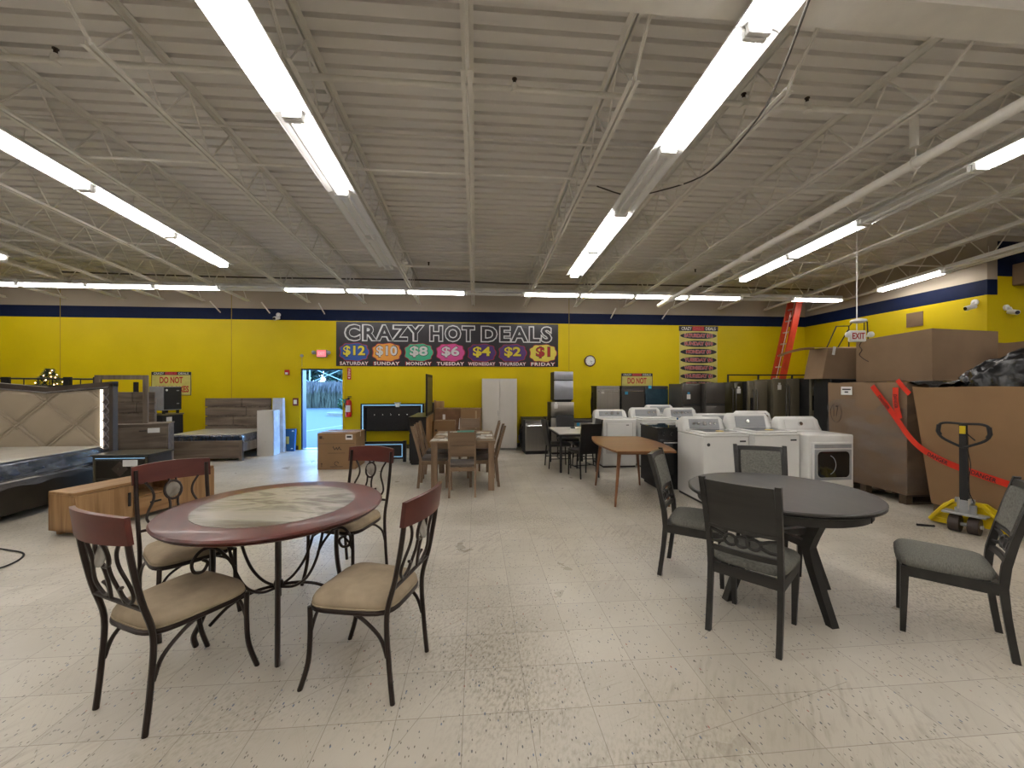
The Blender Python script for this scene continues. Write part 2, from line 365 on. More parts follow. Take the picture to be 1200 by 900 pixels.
def spline(pts, n=6):
    P = [Vector(p) for p in pts]; out = []
    for i in range(len(P)-1):
        p0 = P[max(i-1, 0)]; p1 = P[i]; p2 = P[i+1]; p3 = P[min(i+2, len(P)-1)]
        for j in range(n):
            t = j/n; out.append(0.5*((2*p1)+(-p0+p2)*t+(2*p0-5*p1+4*p2-p3)*t*t+(-p0+3*p1-3*p2+p3)*t**3))
    out.append(P[-1]); return out
def text(s, m, parent, x, y, z, wd, ht, off=0.0, rot=(PI/2, 0, 0), depth=0.001, name='lettering', sp=1.0, scale=None):
    """lettering fitted to wd x ht, middle at (x, y, z), reading along local x of rot"""
    cu = bpy.data.curves.new('t', 'FONT'); cu.body = s; cu.offset = off; cu.extrude = 0.0; cu.resolution_u = 3; cu.space_character = sp
    ob = bpy.data.objects.new('t', cu); COL.objects.link(ob)
    dg = bpy.context.evaluated_depsgraph_get(); me = bpy.data.meshes.new_from_object(ob.evaluated_get(dg))
    bpy.data.objects.remove(ob); bpy.data.curves.remove(cu)
    xs = [v.co.x for v in me.vertices]; ys = [v.co.y for v in me.vertices]
    x0, x1, y0, y1 = min(xs), max(xs), min(ys), max(ys)
    kx, ky = scale or (wd/(x1-x0), ht/(y1-y0)); text.last = (kx, ky)
    for v in me.vertices: v.co = Vector(((v.co.x-(x0+x1)/2)*kx, (v.co.y-(y0+y1)/2)*ky, 0))
    me.materials.clear(); me.materials.append(m); me.name = name
    o = bpy.data.objects.new(name, me); COL.objects.link(o); o.location = (x, y, z); o.rotation_euler = rot
    if parent is not None: o.parent = parent
    return o

# ---------------------------------------------------------------- room shell
YW = 10.15; XR = 8.69; YJ = 6.26; XL = -16.0; YB = -9.0; XE = 14.0
SL = 0.052                       # the roof falls gently towards the far wall
def roof(y): return H+2.90-SL*y
DX0, DX1, DZ = -4.15, -3.19, 1.93
struct('floor', MB().box(XL, XE, YB, YW+0.2, -0.1, 0.0), M_floor)
BZ0, BZ1 = 3.08, 3.345
def band_wall(name, x0, x1, y0, y1, faceaxis, zt, b0=BZ0, b1=BZ1, hole=None):
    """wall of three painted courses: yellow, navy band, beige"""
    mb = MB()
    if hole:
        hx0, hx1, hz = hole
        mb.box(x0, hx0, y0, y1, 0, b0); mb.box(hx1, x1, y0, y1, 0, b0); mb.box(hx0, hx1, y0, y1, hz, b0)
    else: mb.box(x0, x1, y0, y1, 0, b0)
    w_ = struct(name, mb, M_yellow)
    MB().box(x0, x1, y0, y1, b0, b1).build('navy_band', M_blue, w_, None)
    if zt > b1: MB().box(x0, x1, y0, y1, b1, zt).build('upper_band', M_beige, w_, None)
    return w_
wb = band_wall('wall_back', XL, XR+0.2, YW, YW+0.2, 'y', 4.02, hole=(DX0, DX1, DZ))
for sx_ in (-5.72, 2.33, -9.4):
    MB().box(sx_-0.006, sx_+0.006, YW-0.003, YW+0.01, 0.0, 4.0).build('panel_seam', mat('dark yellow seam', (0.30, 0.21, 0.01), 0.7), wb, None)  # darker yellow strip along each panel seam
wr = band_wall('wall_right', XR, XR+0.2, YJ, YW, 'x', 4.15)
wj = band_wall('wall_recess', XR+0.2, XE, YJ, YJ+0.2, 'y', 4.15, 3.40, 4.0)
wl = struct('wall_left', MB().box(XL-0.2, XL, YB, YW, 0, 4.9), M_offw)
we = struct('wall_east', MB().box(XE, XE+0.2, YB, YJ+0.2, 0, 4.9), M_offw)
wf = struct('wall_front', MB().box(XL, XE, YB-0.2, YB, 0, 4.95), M_offw)
# corrugated deck
prof = []
y = YB
while y < YW+0.12:
    prof += [(y, 0.0), (y+0.104, 0.0), (y+0.112, 0.036), (y+0.144, 0.036)]; y += 0.152
mb = MB(); vs = []
for (yy, dz) in prof: vs += [(XL-0.2, yy, roof(yy)+dz), (XE+0.2, yy, roof(yy)+dz)]
mb.add(vs, [(2*i, 2*i+1, 2*i+3, 2*i+2) for i in range(len(prof)-1)])
vs2 = [(XL-0.2, YB-0.2, roof(YB)+0.06), (XE+0.2, YB-0.2, roof(YB)+0.06), (XE+0.2, YW+0.25, roof(YW)+0.06), (XL-0.2, YW+0.25, roof(YW)+0.06)]
mb.add(vs2+[(a, b, c+0.05) for a, b, c in vs2], [(0,1,2,3),(4,7,6,5),(0,4,5,1),(1,5,6,2),(2,6,7,3),(3,7,4,0)])
struct('ceiling', mb, M_ceil)
# white base strip and its dark edge
mb = MB()
for a, b in ((XL, DX0-0.06), (DX1+0.04, XR)): mb.box(a, b, YW-0.012, YW, 0, 0.10)
struct('baseboard_back', mb, mat('baseboard paint', (0.10, 0.085, 0.03), 0.5))
# girder over the near end of the joists
zg = H+2.28
g = thing('roof_girder', 'wide painted steel girder crossing the ceiling at the top right', 'girder', (0, 2.32, zg))
MB().box(XL+0.05, XE-0.05, -0.11, 0.11, 0, 0.018).build('bottom_flange', M_joist, g, None)
MB().box(XL+0.05, XE-0.05, -0.006, 0.006, 0.018, 0.42).build('girder_web', M_joist, g, None)
MB().box(XL+0.05, XE-0.05, -0.11, 0.11, 0.42, 0.438).build('top_flange', M_joist, g, None)
# open web joists
def joist(x, label):
    t = thing('roof_joist', label, 'joist', (x, 2.3, roof(2.3)-0.07), 0, 'open web roof joists')
    T = lambda yy: (-SL*(yy-2.3))
    def strip(mb, y0, y1, dz, xa, xb, th):
        mb.hexa([(xa, y0-2.3, dz+T(y0)-th), (xb, y0-2.3, dz+T(y0)-th), (xb, y1-2.3, dz+T(y1)-th), (xa, y1-2.3, dz+T(y1)-th)],
                [(xa, y0-2.3, dz+T(y0)), (xb, y0-2.3, dz+T(y0)), (xb, y1-2.3, dz+T(y1)), (xa, y1-2.3, dz+T(y1))])
    a = MB()
    ye = YW-0.02
    for s in (-1, 1):
        strip(a, 2.25, ye, 0.065, s*0.008, s*0.05, 0.006); strip(a, 2.25, ye, 0.060, s*0.008, s*0.014, 0.045)
    a.build('top_chord', M_joist, t, None)
    b = MB(); lo = -0.41
    for s in (-1, 1):
        strip(b, 2.95, ye-0.35, lo, s*0.010, s*0.042, 0.006); strip(b, 2.95, ye-0.35, lo+0.035, s*0.010, s*0.015, 0.035)
    b.build('bottom_chord', M_joist, t, None)
    wbm = MB(); yy = 3.0; pts = []
    pts.append((0, 2.42-2.3, 0.02+T(2.42))); 
    k = 0
    while yy < ye-0.3:
        pts.append((0, yy-2.3, lo-0.0+T(yy)) if k % 2 == 0 else (0, yy-2.3, 0.02+T(yy))); yy += 0.305; k += 1
    for i in range(len(pts)-1): wbm.cyl(pts[i], pts[i+1], 0.0085, 6)
    wbm.cyl((0.012, 2.42-2.3, 0.02+T(2.42)), (0.012, 3.0-2.3, lo+T(3.0)), 0.0085, 6)
    wbm.build('web_rods', M_joist, t, None)
    return t
ord_ = ['', 'second', 'third', 'fourth', 'fifth', 'sixth', 'seventh', 'eighth', 'ninth', 'tenth', 'eleventh', 'twelfth', 'thirteenth']
jx = [(-0.07, 'steel roof joist running straight ahead in the middle of the ceiling')]
for i, x in enumerate((-1.32, -2.57, -3.82, -5.14, -6.10, -6.95, -7.75, -8.95, -10.15, -11.35, -12.55)):
    jx.append((x, ('first ' if i == 0 else ord_[i]+' ')+'steel roof joist to the left of the middle one'))
for i, x in enumerate((1.17, 2.39, 3.61, 4.83, 6.05, 7.27, 8.45)):
    jx.append((x, ('first ' if i == 0 else ord_[i]+' ')+'steel roof joist to the right of the middle one'))
for x, lb in jx: joist(x, lb)
# bridging rows and sprinkler pipes
def zline(h0, yy): return H+h0-SL*yy
for yb, nm in ((4.3, 'nearer'), (6.5, 'farther')):
    for h0, lv, where in ((2.42, 'lower', 'bottom'), (2.79, 'upper', 'top')):
        o = MB().tube([(XL+0.1, yb, zline(h0, yb)+0.012), (XR-0.1 if yb > YJ else XE-0.1, yb, zline(h0, yb)+0.012)], 0.012, 6).build('bridging_angle', M_joist, None)
        tag(o, f'thin steel bridging bar crossing the joists at their {where} chords, {nm} row', 'bar')
o = thing('sprinkler_branch_pipe', 'painted sprinkler pipe crossing the ceiling left to right nearest the viewer', 'pipe', (0, 3.42, zline(2.66, 3.4)))
MB().tube([(-9.5, 0, 0), (4.02, 0, 0)], 0.024, 10).build('pipe', M_joist, o)
MB().tube([(4.0, 0, 0.03), (4.0, 0, -0.30)], 0.034, 10).build('riser', M_joist, o)
for x in (-3.2, 0.32, 2.95, 2.35):
    q = MB().cyl((x, 0, 0), (x, 0, 0.05), 0.02, 8); q.cyl((x, 0, -0.03), (x, 0, 0.03), 0.034, 8).build('tee_fitting', M_joist, o)
    q = MB().cyl((x, 0, 0.05), (x, 0, 0.085), 0.014, 8).cyl((x, 0, 0.085), (x, 0, 0.092), 0.022, 8).build('sprinkler_head', mat('dark sprinkler brass', (0.04, 0.025, 0.015), 0.4, 0.6), o)
o = thing('sprinkler_main_pipe', 'thick painted sprinkler main running towards the far wall right of centre', 'pipe', (4.05, 2.6, zline(2.24, 2.6)))
MB().tube([(0, 0, 0), (0, 6.2, -SL*6.2)], 0.046, 14).build('pipe', M_joist, o)
for yy in (0.85, 3.3, 5.6):
    MB().tube([(0.055*math.cos(a*PI/8), yy, 0.055*math.sin(a*PI/8)-SL*yy) for a in range(17)], 0.008, 6).build('hanger_ring', M_joist, o)
    MB().cyl((0, yy, 0.05-SL*yy), (0, yy, 0.19-SL*yy), 0.006, 6).build('hanger_rod', M_joist, o)
o = thing('sprinkler_far_pipe', 'sprinkler pipe crossing the ceiling left to right beyond the cross bridging', 'pipe', (0, 7.9, zline(2.68, 7.9)))
MB().tube([(-11, 0, 0), (7.8, 0, 0)], 0.02, 8).build('pipe', M_joist, o)
for x in (-2.9, -0.9, 1.35, 4.4):
    MB().cyl((x, 0, 0), (x, 0, 0.07), 0.014, 8).cyl((x, 0, 0.07), (x, 0, 0.08), 0.022, 8).build('sprinkler_head', MATS['dark sprinkler brass'], o)
cab = spline([(1.78, 1.9, zline(2.36, 1.9)+0.02), (2.0, 2.5, zline(2.22, 2.5)), (2.3, 3.2, zline(2.38, 3.2)-0.03), (2.35, 4.0, zline(2.40, 4.0)-0.02), (2.1, 4.6, zline(2.5, 4.6)), (1.85, 4.9, zline(2.6, 4.9)), (1.5, 5.0, zline(2.75, 5.0))], 8)
tag(MB().tube(cab, 0.008, 6).build('ceiling_cable', mat('grey cable', (0.07, 0.06, 0.05), 0.6)), 'thin dark cable looping along the joist beside the right light row', 'cable')
cab = spline([(-8.5, 9.2, zline(2.82, 9.2)), (-5, 9.1, zline(2.76, 9.1)), (-1, 9.15, zline(2.80, 9.1)), (1, 9.1, zline(2.75, 9.1)), (4, 9.15, zline(2.80, 9.1)), (8, 9.1, zline(2.76, 9.1))], 8)
tag(MB().tube(cab, 0.016, 6).build('sagging_conduit', MATS['grey cable']), 'dark sagging cable strung across the deck close to the far wall', 'cable')
for i, x in enumerate((-5.95, -4.85, -3.6, 3.4, 4.75)):
    o = MB().tube([(x, 9.75, zline(2.42, 9.75)-0.02), (x, YW-0.03, zline(2.42, 9.75)-0.20)], 0.014, 6).build('wall_brace', M_joist)
    tag(o, ['sloping steel brace against the beige wall, leftmost', 'sloping steel brace above the camera left of the banner', 'sloping steel brace above the left edge of the banner', 'sloping steel brace against the beige wall right of the wall clock', 'sloping steel brace above the tall price list, rightmost'][i], 'brace')

# ---------------------------------------------------------------- fluorescent fixtures
FL = 1.21
def fixture(name_label, loc, rz, lit=(1, 1), tilt=0.0, group=None):
    t = thing('fluorescent_fixture', name_label, 'ceiling light', loc, rz, group)
    t.rotation_euler = (tilt, 0, rz)
    h = FL/2-0.004
    MB().prism([(-0.055, 0.100), (0.055, 0.100), (0.065, 0.040), (-0.065, 0.040)], -h, h, 'y').build('housing', M_whitemetal, t, None)
    r = MB()
    for s in (-1, 1):
        r.prism([(s*0.060, 0.045), (s*0.146, 0.020), (s*0.150, 0.010), (s*0.152, 0.010), (s*0.150, 0.024), (s*0.062, 0.051)], -h, h, 'y')
    r.box(-0.062, 0.062, -h, h, 0.039, 0.043)
    r.build('reflector', M_reflector, t, None)
    for k, s in enumerate((-1, 1)):
        MB().cyl((s*0.048, -h+0.035, -0.010), (s*0.048, h-0.035, -0.010), 0.0150, 10).build('tube', M_tube_on if lit[k] else M_tube_off, t)
    for s in (-1, 1):
        MB().box(-0.075, 0.075, s*(h-0.035), s*h, -0.030, 0.040, 0.004).build('lamp_holder', M_whitemetal, t)
    MB().cyl((0, 0, 0.098), (0, 0, 0.22), 0.004, 6).build('hanger', M_joist, t)
    return t
rows = [(-7.35, 7.06, 'outermost left row', [1]*8),
        (-4.15, 7.17, 'row left of the stone topped table', [1]*9),
        (-1.47, 7.08, 'row above the stone topped table', [0, 0, 2, 1, 1, 1, 1, 1, 1, 1, 1]),
        (1.76, 7.28, 'row right of the middle', [1, 1, 0, 1, 1, 1, 1, 1, 1, 1, 1]),
        (4.98, 7.29, 'row above the white washers', [1, 1, 0, 1, 1, 1, 1, 1, 1, 1, 1]),
        (8.25, 7.73, 'outermost right row', [1, 0, 1, 1, 1, 1, 1, 1, 1, 1])]
tilt = -math.atan(SL)
SH = 2.35
for x, yend, nm, lits in rows:  # units out of view at the near ends are added, lit for brightness
    for i, l in enumerate(lits):
        yc = yend-FL*(i+0.5); zc = H+SH-SL*yc
        if x > 8 and yc > YJ-0.6: xx = x
        else: xx = x
        state = {0: 'unlit', 1: 'lit', 2: 'half lit'}[l]
        vis = yc > (2.0 if abs(x) < 3 else 1.0+0.45*abs(x)*0.4)
        place = 'at its far end' if i == 0 else (ord_[i]+' from its far end')
        fixture(f'{state} ceiling fixture, {nm}, {place}', (xx, yc, zc), 0, {0: (0, 0), 1: (1, 1), 2: (0, 1)}[l], tilt, 'hanging fluorescent fixtures')
xs_ = 8.25; YC = 8.62
pat = [1, 0, 1, 1, 1, 1, 0, 1, 1, 1, 0, 1, 1, 1, 1, 1]  # last unit on the left is out of view, added for light
for i, l in enumerate(pat):
    xc = xs_-FL*(i+0.5)
    place = 'at its right end' if i == 0 else (ord_[i]+' from its right end' if i < 13 else ['leftmost but two', 'leftmost but one', 'leftmost'][i-13])
    fixture(('lit' if l else 'unlit')+f' ceiling fixture in the row along the far wall, {place}', (xc, YC, H+1.93), PI/2, (l, l), 0.0, 'hanging fluorescent fixtures')

# ---------------------------------------------------------------- door and outdoors
d = struct('door_1', MB().box(DX0-0.05, DX0, YW-0.03, YW+0.2, 0, DZ+0.05).box(DX1, DX1+0.04, YW-0.02, YW+0.2, 0, DZ+0.05).box(DX0-0.05, DX1+0.04, YW-0.03, YW+0.2, DZ, DZ+0.05), M_yellow)
MB().box(DX0, DX0+0.035, YW+0.0, YW+0.21, 0, DZ).box(DX0, DX1, YW+0.05, YW+0.21, DZ-0.03, DZ).build('door_stop', mat('dark blue door steel', (0.010, 0.025, 0.09), 0.35), d, None)
MB().box(DX0, DX1, YW, YW+0.22, 0, 0.012).build('threshold', M_alu, d, None)
MB().box(DX0-0.98, DX0-0.03, YW+0.215, YW+0.26, 0.01, DZ, 0.003).build('open_door_leaf', MATS['dark blue door steel'], d, None)
M_asph = mat('asphalt', (0.050, 0.054, 0.058), 0.75, var=0.12, scale=20)
tag(MB().box(-40, 30, YW+0.2, 60, -0.12, -0.02).build('parking_lot', M_asph), 'grey asphalt lot seen through the open door', 'ground')['kind'] = 'structure'
mb = MB()
mb.hexa([(-6.3, 13.0, -0.02), (-4.6, 18.4, -0.02), (-4.45, 18.4, -0.02), (-6.15, 13.0, -0.02)], [(-6.3, 13.0, -0.016), (-4.6, 18.4, -0.016), (-4.45, 18.4, -0.016), (-6.15, 13.0, -0.016)])
mb.build('parking_line', mat('worn white road paint', (0.15, 0.155, 0.16), 0.7)); tag(bpy.data.objects['parking_line'], 'white painted parking line on the asphalt outside', 'road marking')
M_curb = mat('concrete kerb', (0.15, 0.135, 0.10), 0.8)
mb = MB(); mb.prism([(-6.0+1.75*math.cos(a*PI/12), 22.2+1.1*math.sin(a*PI/12)) for a in range(24)], -0.03, 0.13)
tag(mb.build('kerb_island', M_curb), 'pale concrete kerb island in the car park', 'kerb')
def leaf_blob(mb, c, rx, ry, rz, n, s, rnd):
    for _ in range(n):
        while True:
            p = Vector((rnd.uniform(-1, 1), rnd.uniform(-1, 1), rnd.uniform(-1, 1)))
            if 0.35 < p.length < 1: break
        q = Vector((c[0]+p.x*rx, c[1]+p.y*ry, c[2]+p.z*rz)); a = Vector((rnd.uniform(-1, 1), rnd.uniform(-1, 1), rnd.uniform(-1, 1))).normalized()*s; b = a.orthogonal().normalized()*s*0.55
        mb.add([q-a, q+b, q+a, q-b], [(0, 1, 2, 3)])
M_leaf = mat('green leaves', (0.024, 0.060, 0.014), 0.6, var=0.6, scale=3)
M_leafdk = mat('distant tree leaves', (0.016, 0.034, 0.016), 0.7, var=0.6, scale=1)
M_reed = mat('dry reed stems', (0.060, 0.058, 0.034), 0.8, var=0.4, scale=1.5)
M_reedtip = mat('pale reed plumes', (0.10, 0.085, 0.078), 0.9, var=0.3, scale=1.5)
rnd = random.Random(3)
t = thing('round_shrub', 'low green shrub on the kerb island outside the door', 'shrub', (-6.35, 22.6, 0.135))
m1 = MB(); leaf_blob(m1, (0, 0, 0.45), 1.0, 0.7, 0.5, 1500, 0.09, rnd); m1.build('foliage', M_leaf, t, None, False)
m1 = MB()
for k in range(9): m1.cyl((0, 0, 0), (0.5*math.cos(k*0.7), 0.4*math.sin(k*0.7), 0.5), 0.015, 5)
m1.build('stems', M_reed, t)
mb = MB(); tp = MB()
for i in range(3600):
    x = rnd.uniform(-15.5, -7); yy = rnd.uniform(29, 33); hgt = rnd.uniform(0.9, 1.55); lx_ = rnd.uniform(-0.25, 0.25)
    mb.add([(x-0.02, yy, -0.03), (x+0.02, yy, -0.03), (x+lx_+0.008, yy, hgt), (x+lx_-0.008, yy, hgt)], [(0, 1, 2, 3)])
    if i % 2: mb.add([(x, yy, hgt*0.4), (x+rnd.uniform(-.35, .35), yy+0.05, hgt*0.75), (x+0.02, yy, hgt*0.48)], [(0, 1, 2)])
    tp.add([(x+lx_, yy, hgt-0.05), (x+lx_+0.045, yy, hgt+0.15), (x+lx_+0.02, yy+0.02, hgt+0.38), (x+lx_-0.03, yy, hgt+0.15)], [(0, 1, 2, 3)])
rd = thing('reed_bed', 'tall tan reeds growing along the far edge of the car park', 'reeds', (0, 0, 0)); rd['kind'] = 'stuff'
mb.build('reed_stems', M_reed, rd, None, False); tp.build('reed_plumes', M_reedtip, rd, None, False)
for i, (x, yy, hh) in enumerate(((-21, 45, 8), (-17.6, 44.5, 9), (-13.4, 42, 8), (-10.8, 44.5, 9.5), (-7.4, 45, 8))):
    t = thing('broadleaf_tree', ['leafy tree behind the reeds at the left edge of the doorway', 'leafy tree behind the reeds left of the steel pylon', 'leafy tree directly behind the steel pylon', 'leafy tree behind the reeds right of the steel pylon', 'leafy tree behind the reeds at the right edge of the doorway'][i], 'tree', (x, yy, -0.03), 0, 'trees beyond the car park')
    MB().tube([(0, 0, 0), (0.1, 0, hh*0.4), (0, 0, hh*0.8)], [0.22, 0.15, 0.05], 8).build('trunk', M_reed, t)
    m1 = MB(); leaf_blob(m1, (0, 0, hh*0.5), 1.6, 1.5, hh*0.5, 2600, 0.26, rnd); m1.build('crown', M_leafdk, t, None, False)
# steel lattice structure
M_pylon = mat('pale galvanised steel', (0.26, 0.31, 0.34), 0.5, var=0.05)
t = thing('steel_lattice_pylon', 'pale steel lattice structure rising behind the reeds', 'pylon', (-13.0, 37.5, -0.03))
for x0 in (-3.2, -1.6, 1.6, 2.6, 3.8):
    MB().box(x0-0.05, x0+0.05, -0.05, 0.05, 0, 8).build('column', M_pylon, t, None)
mb = MB()
for z0 in (3.0, 4.0, 5.2, 6.5): mb.cyl((-4.6, 0, z0), (5.0, 0, z0), 0.05, 6)
for a, b in ((-4.2, -3.2), (-3.2, -1.6), (-1.6, 1.6), (1.6, 2.6), (2.6, 3.8)):
    for z0 in (1.8, 3.0, 4.2, 5.4): mb.cyl((a, 0, z0), (b, 0, z0+1.4), 0.035, 6); mb.cyl((b, 0, z0), (a, 0, z0+1.4), 0.035, 6)
mb.build('bracing', M_pylon, t)

# ---------------------------------------------------------------- things on the far wall
def exit_sign(loc, rz, label, lit=True, cord=None):
    t = thing('exit_sign', label, 'exit sign', loc, rz)
    MB().box(-0.125, 0.125, -0.03, 0.03, -0.09, 0.09, 0.015).build('case', M_grey if cord is None else M_whitemetal, t)
    if lit:
        MB().box(-0.10, 0.10, -0.034, -0.028, -0.075, 0.075).build('sign_face', emis('glowing red exit panel', (0.85, 0.12, 0.14), 0.8), t, None)
        text('EXIT', emis('exit letters glow', (1.0, 0.25, 0.25), 1.0), t, 0, -0.036, 0, 0.15, 0.07, 0.01)
    else:
        MB().box(-0.115, 0.115, -0.034, -0.028, -0.08, 0.08).build('sign_face', M_whitemetal, t, None)
        text('EXIT', M_redsign, t, 0, -0.037, 0, 0.19, 0.10, 0.025)
    for s in (-1, 1):
        MB().lathe([(0.02, 0), (0.045, 0.03), (0.045, 0.06), (0.025, 0.075)], 14, M=Matrix.Translation((s*0.17, -0.01, 0.02)) @ Matrix.Rotation(PI/2, 4, 'X')).build('emergency_lamp', M_grey if cord is None else M_whitemetal, t)
        MB().cyl((s*0.13, 0, 0), (s*0.17, 0, 0.0), 0.015, 8).build('lamp_arm', M_grey if cord is None else M_whitemetal, t)
    if cord:
        MB().cyl((0, 0, 0.09), (0, 0, cord), 0.008, 8).build('conduit', M_whitemetal, t)
    return t
exit_sign((-3.66, YW-0.035, 2.29), 0, 'glowing red exit sign with two lamps above the open door')
exit_sign((6.02, 6.0, 2.31), math.radians(-8), 'white hanging exit sign with red letters above the big cartons', False, roof(6.0)-2.31)
t = thing('hanging_junction_box', 'small white dish fitting on the conduit above the hanging exit sign', 'fixture', (5.98, 5.93, 2.53))
MB().lathe([(0.02, 0.05), (0.10, 0.03), (0.11, 0.0), (0.06, -0.02)], 16).build('dish', M_whitemetal, t)
def camera_thing(loc, rz, label):
    t = thing('security_camera', label, 'camera', loc, rz)
    MB().cyl((0, 0, 0), (0, -0.03, 0), 0.05, 14).build('mount', M_whitemetal, t)
    MB().tube([(0, -0.02, 0), (0, -0.07, -0.01), (0, -0.09, -0.07)], 0.015, 8).build('bracket', M_whitemetal, t)
    MB().cyl((0.02, -0.04, -0.07), (-0.02, -0.17, -0.11), 0.042, 14).build('camera_body', M_whitemetal, t)
    MB().cyl((-0.02, -0.17, -0.11), (-0.022, -0.178, -0.112), 0.032, 14).build('lens', M_glassdk, t)
    return t
camera_thing((-4.66, YW, 3.20), 0, 'white bullet camera on the far wall above the open door')
camera_thing((XR, 6.42, 2.98), PI/2+PI, 'dark eyed camera on the right wall just before its corner')
camera_thing((XR+0.35, YJ, 2.86), 0, 'white camera on the recessed wall right of the corner')
t = thing('loudspeaker', 'grey brown box speaker high on the recessed wall at the right edge', 'speaker', (9.35, YJ-0.16, 3.42))
MB().box(-0.2, 0.2, -0.13, 0.15, -0.18, 0.18, 0.01).build('cabinet', M_carddk, t)
MB().box(-0.17, 0.17, -0.14, -0.13, -0.15, 0.15).build('grille', M_rubber, t, None)
MB().box(-0.03, 0.03, 0.15, 0.162, -0.05, 0.05).build('bracket', M_blackmat, t)
t = thing('wall_vent', 'square grey brown vent panel on the right yellow wall', 'vent', (XR-0.012, 7.41, 2.84))
MB().box(-0.01, 0.01, -0.15, 0.15, -0.14, 0.14).build('frame', M_carddk, t, None)
mb = MB()
for k in range(9): mb.box(-0.014, -0.008, -0.13, 0.13, -0.12+k*0.029, -0.11+k*0.029)
mb.build('louvres', M_carddk, t, None)
def fire_thing(name, label, x, z, w_, h_):
    t = thing(name, label, 'fire alarm', (x, YW, z)); return t
t = fire_thing('fire_alarm_strobe', 'red fire alarm strobe on the wall left of the door', -4.46, 1.84, 0, 0)
MB().box(-0.05, 0.05, -0.05, 0, -0.06, 0.06, 0.006).build('case', M_red, t); MB().box(-0.03, 0.03, -0.06, -0.05, -0.045, 0.0).build('strobe_lens', M_whitemetal, t, None)
t = fire_thing('fire_pull_station', 'dark red fire notice plate beside the wrapped panel left of the door', -4.27, 1.14, 0, 0)
MB().box(-0.06, 0.06, -0.035, 0, -0.09, 0.09, 0.004).build('case', mat('dark red plate', (0.16, 0.02, 0.02), 0.5), t)
MB().box(-0.035, 0.035, -0.041, -0.034, -0.05, 0.05).build('white_panel', M_label, t, None)
t = thing('smoke_sensor', 'tiny grey sensor on the wall left of the exit sign', 'sensor', (-4.13, YW, 2.24)); MB().cyl((0, 0, 0), (0, -0.03, 0), 0.035, 12).build('case', M_grey, t); MB().cyl((0.0, -0.004, 0), (0, -0.004, -0.3), 0.004, 6).build('wire', M_grey, t)
t = thing('extinguisher_sign', 'small red fire extinguisher sign under the banner', 'sign', (-3.04, YW-0.006, 1.82))
MB().box(-0.045, 0.045, -0.004, 0.004, -0.15, 0.13).build('plate', M_redsign, t, None)
text('FIRE', M_label, t, 0, -0.006, 0.02, 0.17, 0.05, 0.01, (PI/2, PI/2, 0)); MB().prism([(-0.03, -0.09), (0.03, -0.09), (0, -0.13)], -0.0065, -0.0055, 'y').build('arrow', M_label, t, None)
t = thing('fire_extinguisher', 'red fire extinguisher with white label hung beside the open door', 'fire extinguisher', (-3.03, YW-0.085, 0.78))
MB().lathe([(0.055, 0), (0.068, 0.01), (0.068, 0.34), (0.055, 0.39), (0.02, 0.41)], 20).build('cylinder', M_red, t)
MB().box(-0.012, 0.012, 0.06, 0.085, 0.2, 0.3).build('wall_hook', M_blackmat, t)
MB().box(-0.02, 0.02, -0.02, 0.02, 0.41, 0.45, 0.004).box(-0.02, 0.07, -0.012, 0.012, 0.45, 0.465, 0.003).box(-0.02, 0.07, -0.012, 0.012, 0.48, 0.495, 0.003).build('valve_handle', M_blackmat, t)
MB().tube(spline([(-0.02, 0, 0.43), (-0.08, -0.02, 0.40), (-0.09, -0.02, 0.30), (-0.075, -0.01, 0.22)]), 0.012, 8).build('hose', M_blackmat, t)
MB().add([(0.0695*math.cos(a), 0.0695*math.sin(a), z) for z in (0.12, 0.28) for a in [(-PI*0.78+k*PI*0.07) for k in range(9)]], [(k, k+1, k+10, k+9) for k in range(8)]).build('instruction_label', M_label, t)
MB().box(-0.1, -0.04, -0.075, -0.07, 0.34, 0.42).build('hanging_tag', M_teal, t, None)
t = thing('wall_clock', 'round wall clock with dark red rim right of the banner', 'clock', (2.86, YW-0.03, 2.15))
R90 = Matrix.Rotation(PI/2, 4, 'X')
MB().lathe([(0.118, -0.028), (0.142, -0.02), (0.142, 0.02), (0.125, 0.032), (0.118, 0.02)], 32, M=R90).build('rim', mat('dark red rim', (0.06, 0.01, 0.012), 0.35), t)
MB().lathe([(0.117, 0.012), (0.117, 0.0225)], 32, M=R90).build('dial', M_label, t)
MB().box(-0.004, 0.004, -0.026, -0.024, 0, 0.06, M=Matrix.Rotation(1.9, 4, 'Y')).box(-0.003, 0.003, -0.026, -0.024, 0, 0.09, M=Matrix.Rotation(2.6, 4, 'Y')).build('hands', M_ink, t, None)
mb = MB()
for k in range(12): mb.box(-0.004, 0.004, -0.025, -0.023, 0.09, 0.108, M=Matrix.Rotation(k*PI/6, 4, 'Y'))
mb.build('hour_marks', M_ink, t, None)

